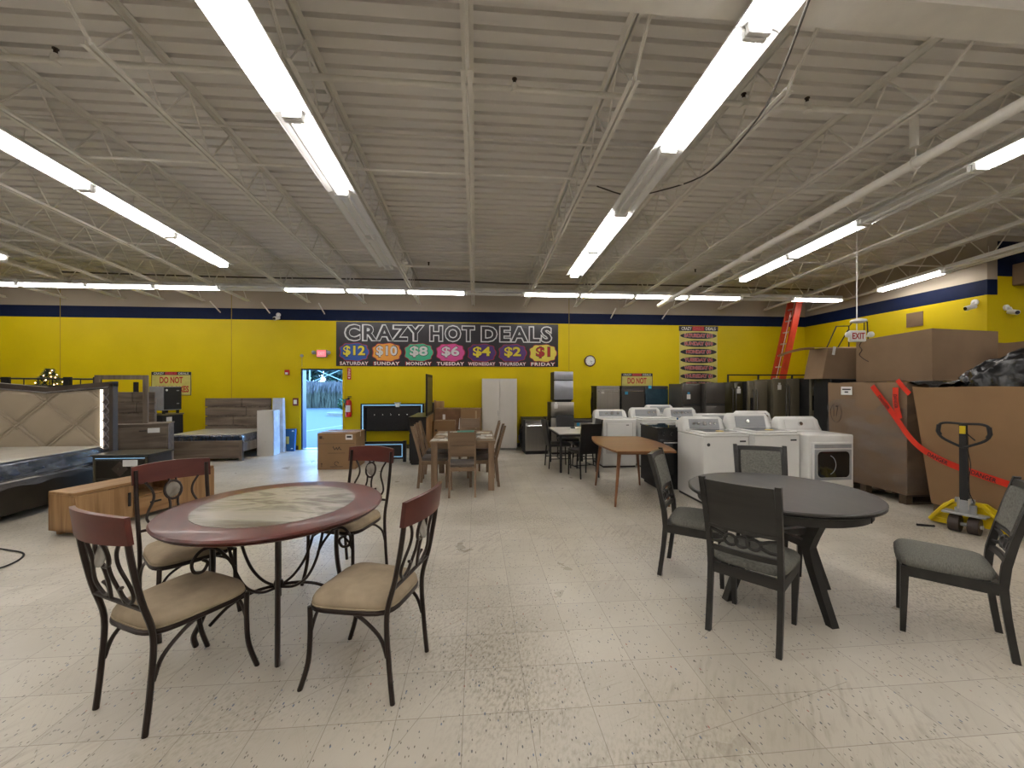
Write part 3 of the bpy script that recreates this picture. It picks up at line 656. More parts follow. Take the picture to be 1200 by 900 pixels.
# the banner
t = thing('price_banner', 'long black banner of weekday prices hung across the yellow wall', 'banner', (0, YW-0.012, 0))
X0, X1, Z0, Z1 = -3.34, 2.05, 1.995, 3.06
MB().box(X0, X1, -0.003, 0.006, Z0, Z1).build('vinyl_sheet', M_bannerblk, t, None)
for wrd, a_, b_2 in (('CRAZY', 0.034, 0.388), ('HOT', 0.408, 0.615), ('DEALS', 0.640, 0.972)):
    xm = X0+(X1-X0)*(a_+b_2)/2; ww = (X1-X0)*(b_2-a_)
    text(wrd, M_bannergrey, t, xm, -0.006, 2.80, ww, 0.42, 0.080, name='headline_outline', sp=1.22)
    text(wrd, M_bannerblk, t, xm, -0.009, 2.80, ww, 0.315, 0.026, name='headline', sp=1.22, scale=text.last)
badges = [('$12', 'SATURDAY', (0.015, 0.07, 0.28), (0.62, 0.52, 0.03), 0.62), ('$10', 'SUNDAY', (0.62, 0.26, 0.03), (0.50, 0.50, 0.50), 0.60),
          ('$8', 'MONDAY', (0.04, 0.36, 0.20), (0.50, 0.50, 0.50), 0.52), ('$6', 'TUESDAY', (0.55, 0.06, 0.24), (0.50, 0.50, 0.50), 0.52),
          ('$4', 'WEDNESDAY', (0.06, 0.02, 0.14), (0.60, 0.50, 0.03), 0.52), ('$2', 'THURSDAY', (0.07, 0.025, 0.15), (0.60, 0.50, 0.03), 0.50), ('$1', 'FRIDAY', (0.60, 0.50, 0.06), (0.34, 0.01, 0.01), 0.42)]
M_badgerim = mat('badge rim red', (0.30, 0.01, 0.03), 0.5)
for i, (pr_, day, bg, fg, wd) in enumerate(badges):
    u = (0.073, 0.205, 0.335, 0.460, 0.607-0.025+0.065-0.0, 0.775, 0.925)[i] if False else 0.078+i*0.1418
    cx = X0+(X1-X0)*u; cz = 2.325
    def blob(sc):
        out = []
        for k in range(72):
            a = 2*PI*k/72; c, s = math.cos(a), math.sin(a)
            rr = 1+0.045*math.cos(9*a)
            ex = math.copysign(abs(c)**0.72, c); ez = math.copysign(abs(s)**0.72, s)
            out.append((cx+0.325*sc*rr*ex, cz+0.205*sc*rr*ez+0.01))
        return out
    MB().prism(blob(1.06), -0.005, -0.003, 'y').build('badge_rim', M_badgerim, t, None)
    MB().prism(blob(1.0), -0.0075, -0.005, 'y').build('badge', mat('badge colour '+day.lower(), bg, 0.45, var=0.05), t, None)
    text(pr_, M_ink, t, cx, -0.009, cz+0.03, wd*0.88, 0.30, 0.045, name='price_outline')
    text(pr_, mat('price ink '+day.lower(), fg, 0.5, var=0.03), t, cx, -0.0115, cz+0.03, wd*0.83, 0.265, 0.030, name='price')
    text(day, M_redsign, t, cx, -0.0125, 2.062, min(0.68, 0.1*len(day)+0.04), 0.098, 0.050, name='day_outline', sp=1.15)
    text(day, M_label, t, cx, -0.014, 2.062, min(0.66, 0.1*len(day)), 0.080, 0.028, name='day', sp=1.15)
def small_header(t, x, z, wd, ht):
    text('CRAZY', M_label, t, x-wd*0.325, -0.009, z, wd*0.27, ht*0.62, 0.01, name='header_word')
    MB().box(x-wd*0.165, x+wd*0.15, -0.0075, -0.006, z-ht*0.42, z+ht*0.42).build('header_block', M_redsign, t, None)
    text('DAILY', mat('pink ink', (0.42, 0.07, 0.09), 0.5), t, x-0.005, -0.009, z, wd*0.27, ht*0.6, 0.02, name='header_word')
    text('DEALS', M_label, t, x+wd*0.325, -0.009, z, wd*0.27, ht*0.62, 0.01, name='header_word')
for k, (x0, x1, z1, z0, label) in enumerate(((-7.46, -6.60, 1.845, 1.30, 'yellow do not open boxes sign above the wood dresser at left'), (3.68, 4.50, 1.84, 1.30, 'yellow do not open boxes sign partly behind the stacked dishwashers'))):
    t = thing('warning_sign', label, 'sign', (0, YW-0.012, 0), 0, 'yellow warning signs')
    MB().box(x0, x1, -0.003, 0.006, z0, z1).build('sign_board', M_paleyellow, t, None)
    MB().box(x0, x1, -0.006, -0.003, z1-0.075, z1).build('header_strip', M_bannerblk, t, None)
    MB().box(x0, x0+0.012, -0.0055, -0.003, z0, z1).box(x1-0.012, x1, -0.0055, -0.003, z0, z1).box(x0, x1, -0.0055, -0.003, z0, z0+0.012).build('sign_border', M_bannerblk, t, None)
    small_header(t, (x0+x1)/2, z1-0.037, (x1-x0)*0.96, 0.075)
    text('DO NOT', M_redsign, t, (x0+x1)/2, -0.006, z1-0.19, 0.50, 0.15, 0.03); text('OPEN BOXES', M_redsign, t, (x0+x1)/2, -0.006, z1-0.40, 0.76, 0.15, 0.03)
t = thing('price_list_poster', 'tall pale yellow poster of black ovals with weekday prices', 'poster', (0, YW-0.012, 0))
x0, x1, z0, z1 = 5.22, 6.24, 1.33, 3.065; cx = (x0+x1)/2
MB().box(x0, x1, -0.003, 0.006, z0, z1).build('poster_sheet', M_paleyellow, t, None)
MB().box(x0-0.02, x1+0.02, -0.006, -0.003, z1-0.13, z1).build('header_strip', M_bannerblk, t, None)
small_header(t, cx, z1-0.065, 1.0, 0.13)
M_pink = mat('pink red ink', (0.50, 0.13, 0.15), 0.5)
for i, s_ in enumerate(('SATURDAY $12', 'SUNDAY $10', 'MONDAY $8', 'TUESDAY $6', 'WEDNESDAY $4', 'THURSDAY $2', 'FRIDAY $1')):
    z = z1-0.25-i*0.209
    MB().prism([(cx+0.49*math.cos(a*PI/18), z+0.085*math.sin(a*PI/18)) for a in range(36)], -0.006, -0.003, 'y').build('oval', M_bannerblk, t, None)
    text(s_, mat('pale pink outline', (0.40, 0.30, 0.33), 0.5), t, cx, -0.008, z, 0.78-0.1*(len(s_) < 10), 0.115, 0.075, name='line_outline'); text(s_, M_redsign, t, cx, -0.010, z, 0.76-0.1*(len(s_) < 10), 0.092, 0.02, name='line')

# ---------------------------------------------------------------- metal scroll chairs and the stone topped table
def make_scroll_chair(label, loc, rz, group):
    t = thing('dining_chair', label, 'chair', loc, rz, group)
    W = 0.20
    def rake(z): return -0.21-0.085*max(0, (z-0.44)/0.54)-0.02*math.sin(max(0, z-0.44)*5)
    # seat pad: rounded trapezoid, domed
    n = 28
    def outline(sc):
        o = []
        for k in range(n):
            a = 2*PI*k/n; c, s = math.cos(a), math.sin(a)
            ex = math.copysign(abs(c)**0.45, c); ey = math.copysign(abs(s)**0.45, s)
            w_ = 0.215+0.02*ey
            o.append((ex*w_*sc, ey*0.225*sc+0.01))
        return o
    def pad(rings, m, nm, par=t):
        vs = []; fs = []
        for sc, z in rings: vs += [(x, y, z) for x, y in outline(sc)]
        k = len(rings)
        for i in range(k-1):
            for j in range(n): fs.append((i*n+j, i*n+(j+1) % n, (i+1)*n+(j+1) % n, (i+1)*n+j))
        fs.append(tuple(range(n-1, -1, -1))); fs.append(tuple((k-1)*n+j for j in range(n)))
        return MB().add(vs, fs).build(nm, m, par, 50)
    s = pad([(0.97, 0.425), (1.0, 0.433), (1.0, 0.455), (0.95, 0.474), (0.80, 0.487), (0.5, 0.494), (0.2, 0.497)], M_suede, 'seat')
    o = outline(1.004); MB().tube([(x, y, 0.436) for x, y in o], 0.004, 5, True).build('piping', M_suede, s)
    MB().tube([(x*0.985, y, 0.418) for x, y in outline(1.0)], 0.013, 6, True, flat=(0.8, 1.0)).build('seat_frame', M_bronze, t)
    for sx in (-1, 1):
        MB().tube(spline([(sx*0.20, 0.215, 0.42), (sx*0.203, 0.212, 0.28), (sx*0.206, 0.222, 0.14), (sx*0.212, 0.265, 0.0)], 6), 0.0128, 8).build('leg', M_bronze, t)
        MB().tube(spline([(sx*W, -0.235, 0.0), (sx*W, -0.215, 0.2), (sx*W, -0.205, 0.42), (sx*W, rake(0.6), 0.6), (sx*W, rake(0.8), 0.8), (sx*W, rake(0.95), 0.95)], 5), 0.0128, 8).build('leg', M_bronze, t)
        MB().tube(spline([(sx*0.2, -0.205, 0.22), (sx*0.2, -0.17, 0.31), (sx*0.2, -0.09, 0.38), (sx*0.2, -0.03, 0.41)], 5), 0.009, 6).build('brace', M_bronze, t)
        MB().tube(spline([(sx*0.205, 0.21, 0.28), (sx*0.16, 0.21, 0.36), (sx*0.09, 0.212, 0.405)], 5), 0.008, 6).build('brace', M_bronze, t)
    # crest rail, bowed backwards
    mb = MB(); vs = []; fs = []; N = 14
    for i in range(N+1):
        u = -1+2*i/N; x = u*0.222; bow = -0.045*(1-u*u); top = 0.975+0.012*(1-u*u)
        y0 = rake(0.86)+bow; y1 = rake(0.97)+bow-0.005
        vs += [(x, y0-0.011, 0.855), (x, y0+0.011, 0.855), (x, y1+0.011, top), (x, y1-0.011, top)]
    for i in range(N):
        for j in range(4): fs.append((4*i+j, 4*i+(j+1) % 4, 4*i+4+(j+1) % 4, 4*i+4+j))
    fs += [(3, 2, 1, 0), (4*N, 4*N+1, 4*N+2, 4*N+3)]
    mb.add(vs, fs).build('crest_rail', M_cherry, t, 50)
    MB().tube([(x, rake(0.55), 0.55) for x in (-W, W)], 0.010, 6).build('back_cross_bar', M_bronze, t)
    # lyre splat
    def P(x, z): return (x, rake(z)-0.02*(1-(x/0.2)**2)*max(0, (z-0.6)/0.3), z)
    ring = [P(0.048*math.cos(a*PI/9), 0.785+0.062*math.sin(a*PI/9)) for a in range(18)]
    sp = MB().tube(ring, 0.009, 6, True)
    for sx in (-1, 1):
        sp.tube(spline([P(sx*0.15, 0.86), P(sx*0.115, 0.80), P(sx*0.11, 0.74), P(sx*0.145, 0.66), P(sx*0.15, 0.61), P(sx*0.11, 0.565), P(sx*0.06, 0.58), P(sx*0.05, 0.62), P(sx*0.078, 0.635)], 6), 0.008, 6)
        sp.tube(spline([P(sx*0.025, 0.73), P(sx*0.022, 0.68), P(sx*0.04, 0.61), P(sx*0.06, 0.55)], 6), 0.008, 6)
        sp.tube([P(sx*0.02, 0.845), P(sx*0.02, 0.865)], 0.007, 6)
    sp.build('scroll_splat', M_bronze, t)
    M = Matrix.Translation(Vector(P(0, 0.785))) @ Matrix.Rotation(PI/2-0.24, 4, 'X')
    MB().lathe([(0.85, -0.004), (1.0, -0.002), (1.0, 0.004), (0.8, 0.006)], 22, sx=0.041, sy=0.055, M=M).build('stone_medallion', M_stone, t)
    return t
grp = 'scroll back chairs around the stone topped table'
A = make_scroll_chair('metal scroll chair with tan seat nearest the camera, back towards the left', (-1.50, 2.21, 0), face(0.46, 0.88), grp)
dup(A, (-0.565, 2.26, 0), face(-0.955, 0.29), 'metal scroll chair with tan seat right of the table, back towards the right')
dup(A, (-1.03, 3.42, 0), face(-0.36, -0.93), 'metal scroll chair with tan seat behind the table towards the open door')
dup(A, (-1.93, 2.93, 0), face(0.72, -0.62), 'metal scroll chair with tan seat behind the nearest chair, back towards the oak console')

TC = (-1.25, 2.72)
t = thing('round_dining_table', 'round pedestal table with cherry rim and veined stone centre', 'table', (TC[0], TC[1], 0), math.radians(-66))
MB().lathe([(0.50, 0.722), (0.575, 0.724), (0.60, 0.733), (0.612, 0.742), (0.60, 0.748), (0.622, 0.752), (0.628, 0.762), (0.618, 0.772), (0.595, 0.776), (0.43, 0.776), (0.43, 0.772)], 72).build('tabletop', M_cherry, t, 22)
MB().lathe([(0.452, 0.772), (0.452, 0.7775)], 72).build('stone_inlay', M_stone, t, 20)
MB().tube([(0.36*math.cos(a*PI/20), 0.36*math.sin(a*PI/20), 0.708) for a in range(40)], 0.010, 6, True).build('top_ring', M_bronze, t)
for k in range(4):
    R = Matrix.Rotation(k*PI/2, 4, 'Z')
    MB().tube([R @ p for p in spline([(0.36, 0, 0.72), (0.345, 0, 0.60), (0.34, 0, 0.42), (0.36, 0, 0.25), (0.40, 0, 0.13), (0.43, 0, 0.06), (0.42, 0, 0.0)], 6)], 0.019, 8, flat=(0.8, 1.15)).build('leg', M_bronze, t)
    MB().tube([R @ p for p in spline([(0.355, 0, 0.10), (0.25, 0, 0.20), (0.12, 0, 0.25), (0.0, 0, 0.26)], 6)], 0.010, 6).build('stretcher', M_bronze, t)
    R = Matrix.Rotation(k*PI/2+PI/4, 4, 'Z')
    MB().tube([R @ p for p in spline([(0.01, 0, 0.25), (0.12, 0, 0.27), (0.22, 0, 0.34), (0.29, 0, 0.46), (0.33, 0, 0.60), (0.35, 0, 0.71)], 6)], 0.009, 6).build('curved_brace', M_bronze, t)
    MB().tube([R @ p for p in spline([(0.30, 0.0, 0.50), (0.35, 0.0, 0.58), (0.42, 0.0, 0.655), (0.49, 0.0, 0.665), (0.535, 0.0, 0.62), (0.525, 0.0, 0.57), (0.48, 0.0, 0.555), (0.455, 0.0, 0.59), (0.48, 0.0, 0.615)], 6)], 0.0085, 6).build('scroll_bracket', M_bronze, t)
MB().lathe([(0.005, -0.03), (0.024, -0.02), (0.03, 0.0), (0.024, 0.02), (0.005, 0.03)], 14, (0, 0, 0.27)).build('centre_ball', M_bronze, t)

# ---------------------------------------------------------------- charcoal chairs and table
def make_grey_chair(label, loc, rz, group):
    t = thing('dining_chair', label, 'chair', loc, rz, group)
    def rk(z): return -0.205-0.02*max(0, (0.42-z)/0.42)**1.3*2.4-0.12*max(0, (z-0.44)/0.52)**1.25
    W = 0.19
    def post(sx):
        vs = []; zs = [0, 0.12, 0.25, 0.40, 0.52, 0.66, 0.80, 0.90, 0.97]
        mb = MB()
        for z in zs:
            hw = 0.015; hd = 0.019 if 0.3 < z < 0.6 else 0.016
            y = rk(z); x = sx*(W+0.012*max(0, (z-0.5)/0.47))
            vs += [(x-hw, y-hd, z), (x+hw, y-hd, z), (x+hw, y+hd, z), (x-hw, y+hd, z)]
        fs = [(3, 2, 1, 0), tuple(4*(len(zs)-1)+j for j in range(4))]
        for i in range(len(zs)-1):
            for j in range(4): fs.append((4*i+j, 4*i+(j+1) % 4, 4*i+4+(j+1) % 4, 4*i+4+j))
        return mb.add(vs, fs)
    for sx in (-1, 1):
        post(sx).build('leg', M_greywood, t, 60)
        MB().hexa([(sx*0.175-0.013, 0.185, 0), (sx*0.175+0.013, 0.185, 0), (sx*0.175+0.013, 0.212, 0), (sx*0.175-0.013, 0.212, 0)],
                  [(sx*0.185-0.02, 0.17, 0.41), (sx*0.185+0.02, 0.17, 0.41), (sx*0.185+0.02, 0.21, 0.41), (sx*0.185-0.02, 0.21, 0.41)]).build('leg', M_greywood, t, None)
        MB().box(sx*0.196-0.009, sx*0.196+0.009, -0.19, 0.18, 0.355, 0.42).build('seat_rail', M_greywood, t, None)
    MB().box(-0.18, 0.18, 0.185, 0.203, 0.355, 0.42).box(-0.18, 0.18, -0.212, -0.194, 0.355, 0.42).build('seat_rail', M_greywood, t, None)
    n = 28
    def outline(sc):
        o = []
        for k in range(n):
            a = 2*PI*k/n; c, s = math.cos(a), math.sin(a)
            ex = math.copysign(abs(c)**0.4, c); ey = math.copysign(abs(s)**0.4, s)
            o.append((ex*(0.213+0.012*ey)*sc, ey*0.212*sc+0.018))
        return o
    vs = []; fs = []; rings = [(0.97, 0.42), (1.0, 0.43), (1.0, 0.455), (0.93, 0.475), (0.7, 0.485), (0.3, 0.489)]
    for sc, z in rings: vs += [(x, y, z) for x, y in outline(sc)]
    for i in range(len(rings)-1):
        for j in range(n): fs.append((i*n+j, i*n+(j+1) % n, (i+1)*n+(j+1) % n, (i+1)*n+j))
    fs.append(tuple(range(n-1, -1, -1))); fs.append(tuple((len(rings)-1)*n+j for j in range(n)))
    MB().add(vs, fs).build('seat', M_greyseat, t, 50)
    def panel(z0, z1, y_off0, y_off1, x_, bow=0.022, tilt=1):
        N = 10; K = 6; g = MB()
        def f(side):
            out = []
            for j in range(K+1):
                z = z0+(z1-z0)*j/K
                for i in range(N+1):
                    u = -1+2*i/N; out.append((u*x_, rk(z)-bow*(1-u*u)+(y_off0 if side == 0 else y_off1), z))
            return out
        vs = f(0)+f(1); m_ = (N+1)*(K+1); fs = []
        for j in range(K):
            for i in range(N):
                a = j*(N+1)+i; fs.append((a, a+N+1, a+N+2, a+1)); fs.append((m_+a, m_+a+1, m_+a+N+2, m_+a+N+1))
        for i in range(N): fs.append((i, i+1, m_+i+1, m_+i)); a = K*(N+1)+i; fs.append((a, m_+a, m_+a+1, a+1))
        for j in range(K): a = j*(N+1); fs.append((a, m_+a, m_+a+N+1, a+N+1)); a += N; fs.append((a, a+N+1, m_+a+N+1, m_+a))
        return g.add(vs, fs)
    panel(0.665, 0.950, -0.012, 0.008, W-0.008).build('back_panel', M_greywood, t, 45)
    panel(0.925, 0.958, -0.015, 0.013, W-0.008).build('top_rail', M_greywood, t, 45)
    panel(0.69, 0.92, 0.006, 0.020, W-0.028).build('back_pad', M_greyseat, t, 45)
    panel(0.655, 0.675, -0.015, 0.012, W+0.003).build('middle_rail', M_greywood, t, 45)
    panel(0.505, 0.535, -0.012, 0.010, W+0.003).build('lower_rail', M_greywood, t, 45)
    rg = MB()
    def Q(x, z, e=0): return (x, rk(z)-0.022*(1-(x/W)**2)+e, z)
    for cx in (-0.062, 0.0, 0.062):
        rg.tube([Q(cx+0.036*math.cos(a*PI/9), 0.597+0.033*math.sin(a*PI/9)) for a in range(18)], 0.010, 6, True, flat=(1, 1))
    for sx in (-1, 1):
        rg.tube([Q(sx*0.095, 0.612), Q(sx*0.14, 0.632), Q(sx*0.188, 0.64)], 0.011, 6)
        rg.tube([Q(sx*0.095, 0.585), Q(sx*0.14, 0.566), Q(sx*0.188, 0.562)], 0.011, 6)
    rg.build('ring_fretwork', M_greywood, t)
    return t
grp = 'charcoal chairs around the dark round table'
G = make_grey_chair('charcoal chair with grey seat in front of the dark table, back towards the camera', (1.762, 2.46, 0), face(0.77, 0.64), grp)
dup(G, (1.79, 3.19, 0), face(0.80, -0.60), 'charcoal chair with grey seat left of the dark table beside the tall washer')
dup(G, (2.91, 2.31, 0), face(-0.70, 0.71), 'charcoal chair with grey seat standing apart at the right edge')
dup(G, (2.50, 3.32, 0), face(-0.42, -0.90), 'charcoal chair behind the dark table facing the camera before the washers')
t = thing('round_dining_table', 'dark charcoal round table with splayed angled legs', 'table', (2.20, 2.82, 0), math.radians(-84))
MB().lathe([(0.50, 0.728), (0.585, 0.73), (0.60, 0.738), (0.588, 0.744), (0.60, 0.748), (0.602, 0.758), (0.592, 0.765), (0.3, 0.767)], 72).build('tabletop', M_greywood, t, 30)
MB().lathe([(0.52, 0.662), (0.535, 0.665), (0.535, 0.73), (0.50, 0.73)], 64).build('apron', M_greywood, t, 30)
for a in (0.4, 1.97, 3.54, 5.11):
    R = Matrix.Rotation(a, 4, 'Z'); MB().box(0.525, 0.539, -0.003, 0.003, 0.664, 0.728, M=R).build('apron_joint', M_blackmat, t, None)
for k in range(4):
    R = Matrix.Rotation(k*PI/2, 4, 'Z'); vs = []; fs = []
    pr2 = [(0.36, 0.075, 0.73), (0.345, 0.07, 0.66), (0.285, 0.058, 0.52), (0.255, 0.055, 0.44), (0.285, 0.05, 0.33), (0.36, 0.042, 0.15), (0.425, 0.036, 0.0)]
    for r_, w_, z in pr2: vs += [R @ Vector((r_-w_/2-0.012, -0.026, z)), R @ Vector((r_+w_/2, -0.026, z)), R @ Vector((r_+w_/2, 0.026, z)), R @ Vector((r_-w_/2-0.012, 0.026, z))]
    for i in range(len(pr2)-1):
        for j in range(4): fs.append((4*i+j, 4*i+(j+1) % 4, 4*i+4+(j+1) % 4, 4*i+4+j))
    fs += [(3, 2, 1, 0), tuple(4*(len(pr2)-1)+j for j in range(4))]
    MB().add(vs, fs).build('leg', M_greywood, t, 30)
for a in (0, PI/2):
    MB().box(-0.27, 0.27, -0.022, 0.022, 0.43, 0.475, M=Matrix.Rotation(a, 4, 'Z')).build('cross_brace', M_greywood, t, None)

# ---------------------------------------------------------------- left side: beds and case goods
# tufted bed, headboard towards the far wall
t = thing('tufted_bed', 'large bed with champagne tufted headboard, led side strip and dark rails at the left edge', 'bed', (-6.02, 6.30, 0))
HW = 0.87
def topz(x): return 1.505+0.08*abs(x)/HW
fr = MB(); N = 16
for i in range(N):
    xa = -HW+2*HW*i/N; xb = -HW+2*HW*(i+1)/N
    fr.hexa([(xa, 0.0, topz(xa)-0.07), (xb, 0.0, topz(xb)-0.07), (xb, 0.09, topz(xb)-0.07), (xa, 0.09, topz(xa)-0.07)], [(xa, 0.0, topz(xa)), (xb, 0.0, topz(xb)), (xb, 0.09, topz(xb)), (xa, 0.09, topz(xa))])
for s in (-1, 1): fr.box(s*(HW-0.055), s*HW, -0.0, 0.09, 0, topz(HW)-0.02, 0.006)
fr.build('headboard_frame', M_bedframe, t, 20)
MB().prism([(-HW+0.05, 0.25), (HW-0.05, 0.25), (HW-0.05, topz(HW)-0.05), (0, topz(0)-0.05), (-HW+0.05, topz(HW)-0.05)], 0.045, 0.07, 'y').build('backing_board', M_darkbed, t, None)
tr = MB()
for i in range(N):
    xa = -HW+0.05+(2*HW-0.1)*i/N; xb = -HW+0.05+(2*HW-0.1)*(i+1)/N
    tr.hexa([(xa, -0.012, topz(xa)-0.085), (xb, -0.012, topz(xb)-0.085), (xb, 0.03, topz(xb)-0.085), (xa, 0.03, topz(xa)-0.085)], [(xa, -0.012, topz(xa)-0.068), (xb, -0.012, topz(xb)-0.068), (xb, 0.03, topz(xb)-0.068), (xa, 0.03, topz(xa)-0.068)])
tr.build('mirrored_trim', M_mirror, t, None)
PW = 0.70
def tuft(u, v):
    x = -PW+2*PW*u; z = 0.62+(topz(x)-0.09-0.62)*v
    p = 0.75; zz = (z-1.30)*1.15; a = ((x+zz) / p) % 1.0; b = ((x-zz) / p) % 1.0
    da = min(a, 1-a)*p; db = min(b, 1-b)*p
    h = 0.030
    def seam(d): return -0.020*math.exp(-(abs(d-0.028)/0.008)**2)
    e = h + seam(da)+seam(db)
    cell = math.sin(PI*a)*math.sin(PI*b); e += 0.018*cell; e += -0.012*math.exp(-(abs(da-0.058)/0.007)**2)-0.012*math.exp(-(abs(db-0.058)/0.007)**2)
    edge = min(1.0, min(u, 1-u)*22, min(v, 1-v)*22); e *= 0.3+0.7*edge
    return (x, 0.03-e, z)
MB().grid(tuft, 170, 96).build('tufted_panel', M_tuft, t, 60)
for s in (-1, 1):
    MB().box(s*(PW+0.004), s*(PW+0.016), -0.002, 0.03, 0.62, topz(PW)-0.10).build('led_strip', M_ledwarm, t, None)
    MB().box(s*(PW+0.024), s*(HW-0.06), 0.02, 0.032, 0.62, topz(PW)-0.08).build('side_mirror', mat('smoked mirror', (0.25, 0.22, 0.22), 0.25, 0.9), t, None)
    lt = MB(); xm = s*(PW+HW-0.036)/2; ww = (HW-0.06-PW-0.024)/2
    for k in range(6):
        z = 0.64+k*0.13
        lt.tube([(xm-ww, 0.016, z), (xm+ww, 0.016, z+0.13)], 0.006, 4); lt.tube([(xm+ww, 0.016, z), (xm-ww, 0.016, z+0.13)], 0.006, 4)
    lt.build('lattice_strips', mat('lilac grey strips', (0.24, 0.22, 0.25), 0.5), t, None)
    MB().box(s*0.81, s*0.85, -2.1, -0.0, 0.09, 0.44, 0.004).build('side_rail', M_darkbed, t, None)
MB().box(-0.85, 0.85, -2.16, -2.10, 0.0, 0.46, 0.006).build('footboard', M_darkbed, t, None)
for s in (-1, 1):
    for y in (-1.9, -1.0, -0.2): MB().box(s*0.5-0.03, s*0.5+0.03, y-0.03, y+0.03, 0, 0.12).build('foot', M_darkbed, t, None)
MB().box(-0.81, 0.81, -2.1, 0.0, 0.12, 0.16).build('slat_base', M_darkbed, t, None)
o = MB().box(-0.80, 0.80, -2.08, -0.03, 0.44, 0.665, 0.05, seg=3); o = o.build('mattress', M_matside); o.location = (-6.02, 6.30, 0.0)
tag(o, 'mattress in dark plastic lying in the tufted bed', 'mattress')
MB().box(-0.78, 0.78, -2.06, -0.05, 0.662, 0.678, 0.007).build('mattress_top', M_mattop, o, None)
def crumple(x0, x1, y0, y1, z0, z1, amp, nu, nv, seed, axis='x'):
    rr = random.Random(seed); ph = [rr.uniform(0, 6.28) for _ in range(8)]
    def f(u, v):
        y = y0+(y1-y0)*u; z = z0+(z1-z0)*v
        d = amp*(math.sin(23*u+9*v+ph[0])+0.7*math.sin(47*u-17*v+ph[1])+0.5*math.sin(90*u+30*v+ph[2]))/2.2
        if v < 0.12: z += amp*1.6*math.sin(31*u+ph[3])
        return (x0+(x1-x0)*(1-v)+d, y, z) if axis == 'x' else (y, x0+(x1-x0)*(1-v)+d, z)
    return MB().grid(f, nu, nv)
crumple(0.815, 0.865, -2.1, -0.02, 0.38, 0.668, 0.008, 90, 12, 4).build('plastic_cover', M_film, o, 60)
tag(MB().tube(spline([(-5.1, 4.45, 0.012), (-4.4, 4.2, 0.012), (-4.05, 4.05, 0.008), (-3.95, 3.75, 0.008), (-4.25, 3.55, 0.008), (-4.7, 3.5, 0.008), (-5.1, 3.6, 0.008)], 8), 0.007, 6).build('power_cord', M_blackmat), 'black power cord on the floor beside the tufted bed', 'cord')

# black metal loft rail behind the bed with small lit tree
t = thing('metal_bunk_bed', 'black metal bunk bed seen over the tufted headboard', 'bunk bed', (-7.0, 8.3, 0))
mb = MB()
for z in (1.665, 1.535): mb.tube([(-2.6, 0, z), (0.0, 0, z-0.02)], 0.016, 6)
for k in range(11): mb.cyl((-2.5+k*0.24, 0, 1.35), (-2.5+k*0.24, 0, 1.66), 0.009, 6)
mb.build('guard_rail', M_blackmat, t)
for x in (-2.55, -1.60, -0.56, -0.05): MB().box(x-0.05, x+0.05, -0.035, 0.035, 0, 1.685).build('post', M_blackmat, t, None)
MB().box(-2.6, 0.0, -0.03, 0.9, 1.28, 1.35).build('deck', M_blackmat, t, None)
for x in (-2.5, -0.05): MB().box(x-0.03, x+0.03, 0.84, 0.90, 0, 1.6).build('post', M_blackmat, t, None)
t = thing('small_fir_tree', 'tiny fir tree with warm lights above the tufted headboard', 'christmas tree', (-8.29, 8.75, 1.35))
mb = MB(); rnd = random.Random(11)
for i in range(900):
    h_ = rnd.random()**0.8; r_ = 0.26*(1-h_)+0.03; a = rnd.uniform(0, 2*PI); rr = r_*rnd.uniform(0.2, 1)
    p = Vector((rr*math.cos(a), rr*math.sin(a), 0.08+0.42*h_)); dd = Vector((math.cos(a), math.sin(a), rnd.uniform(-0.2, 0.5))).normalized()*rnd.uniform(0.03, 0.07); q = dd.orthogonal().normalized()*0.010
    mb.add([p-q, p+dd*0.6-q*0.2, p+dd, p+q], [(0, 1, 2, 3)])
mb.build('foliage', M_pine, t, None, False)
MB().cyl((0, 0, 0), (0, 0, 0.5), 0.012, 8, 0.004).lathe([(0.06, 0), (0.07, 0.06)], 12).build('trunk', M_pallet, t)
mb = MB()
for i in range(22):
    h_ = (i+0.5)/22; a = i*2.4; r_ = 0.25*(1-h_)+0.03
    mb.lathe([(0.001, -0.011), (0.010, -0.006), (0.010, 0.006), (0.001, 0.011)], 8, (r_*math.cos(a), r_*math.sin(a), 0.1+0.38*h_))
mb.build('fairy_lights', M_bulb, t)

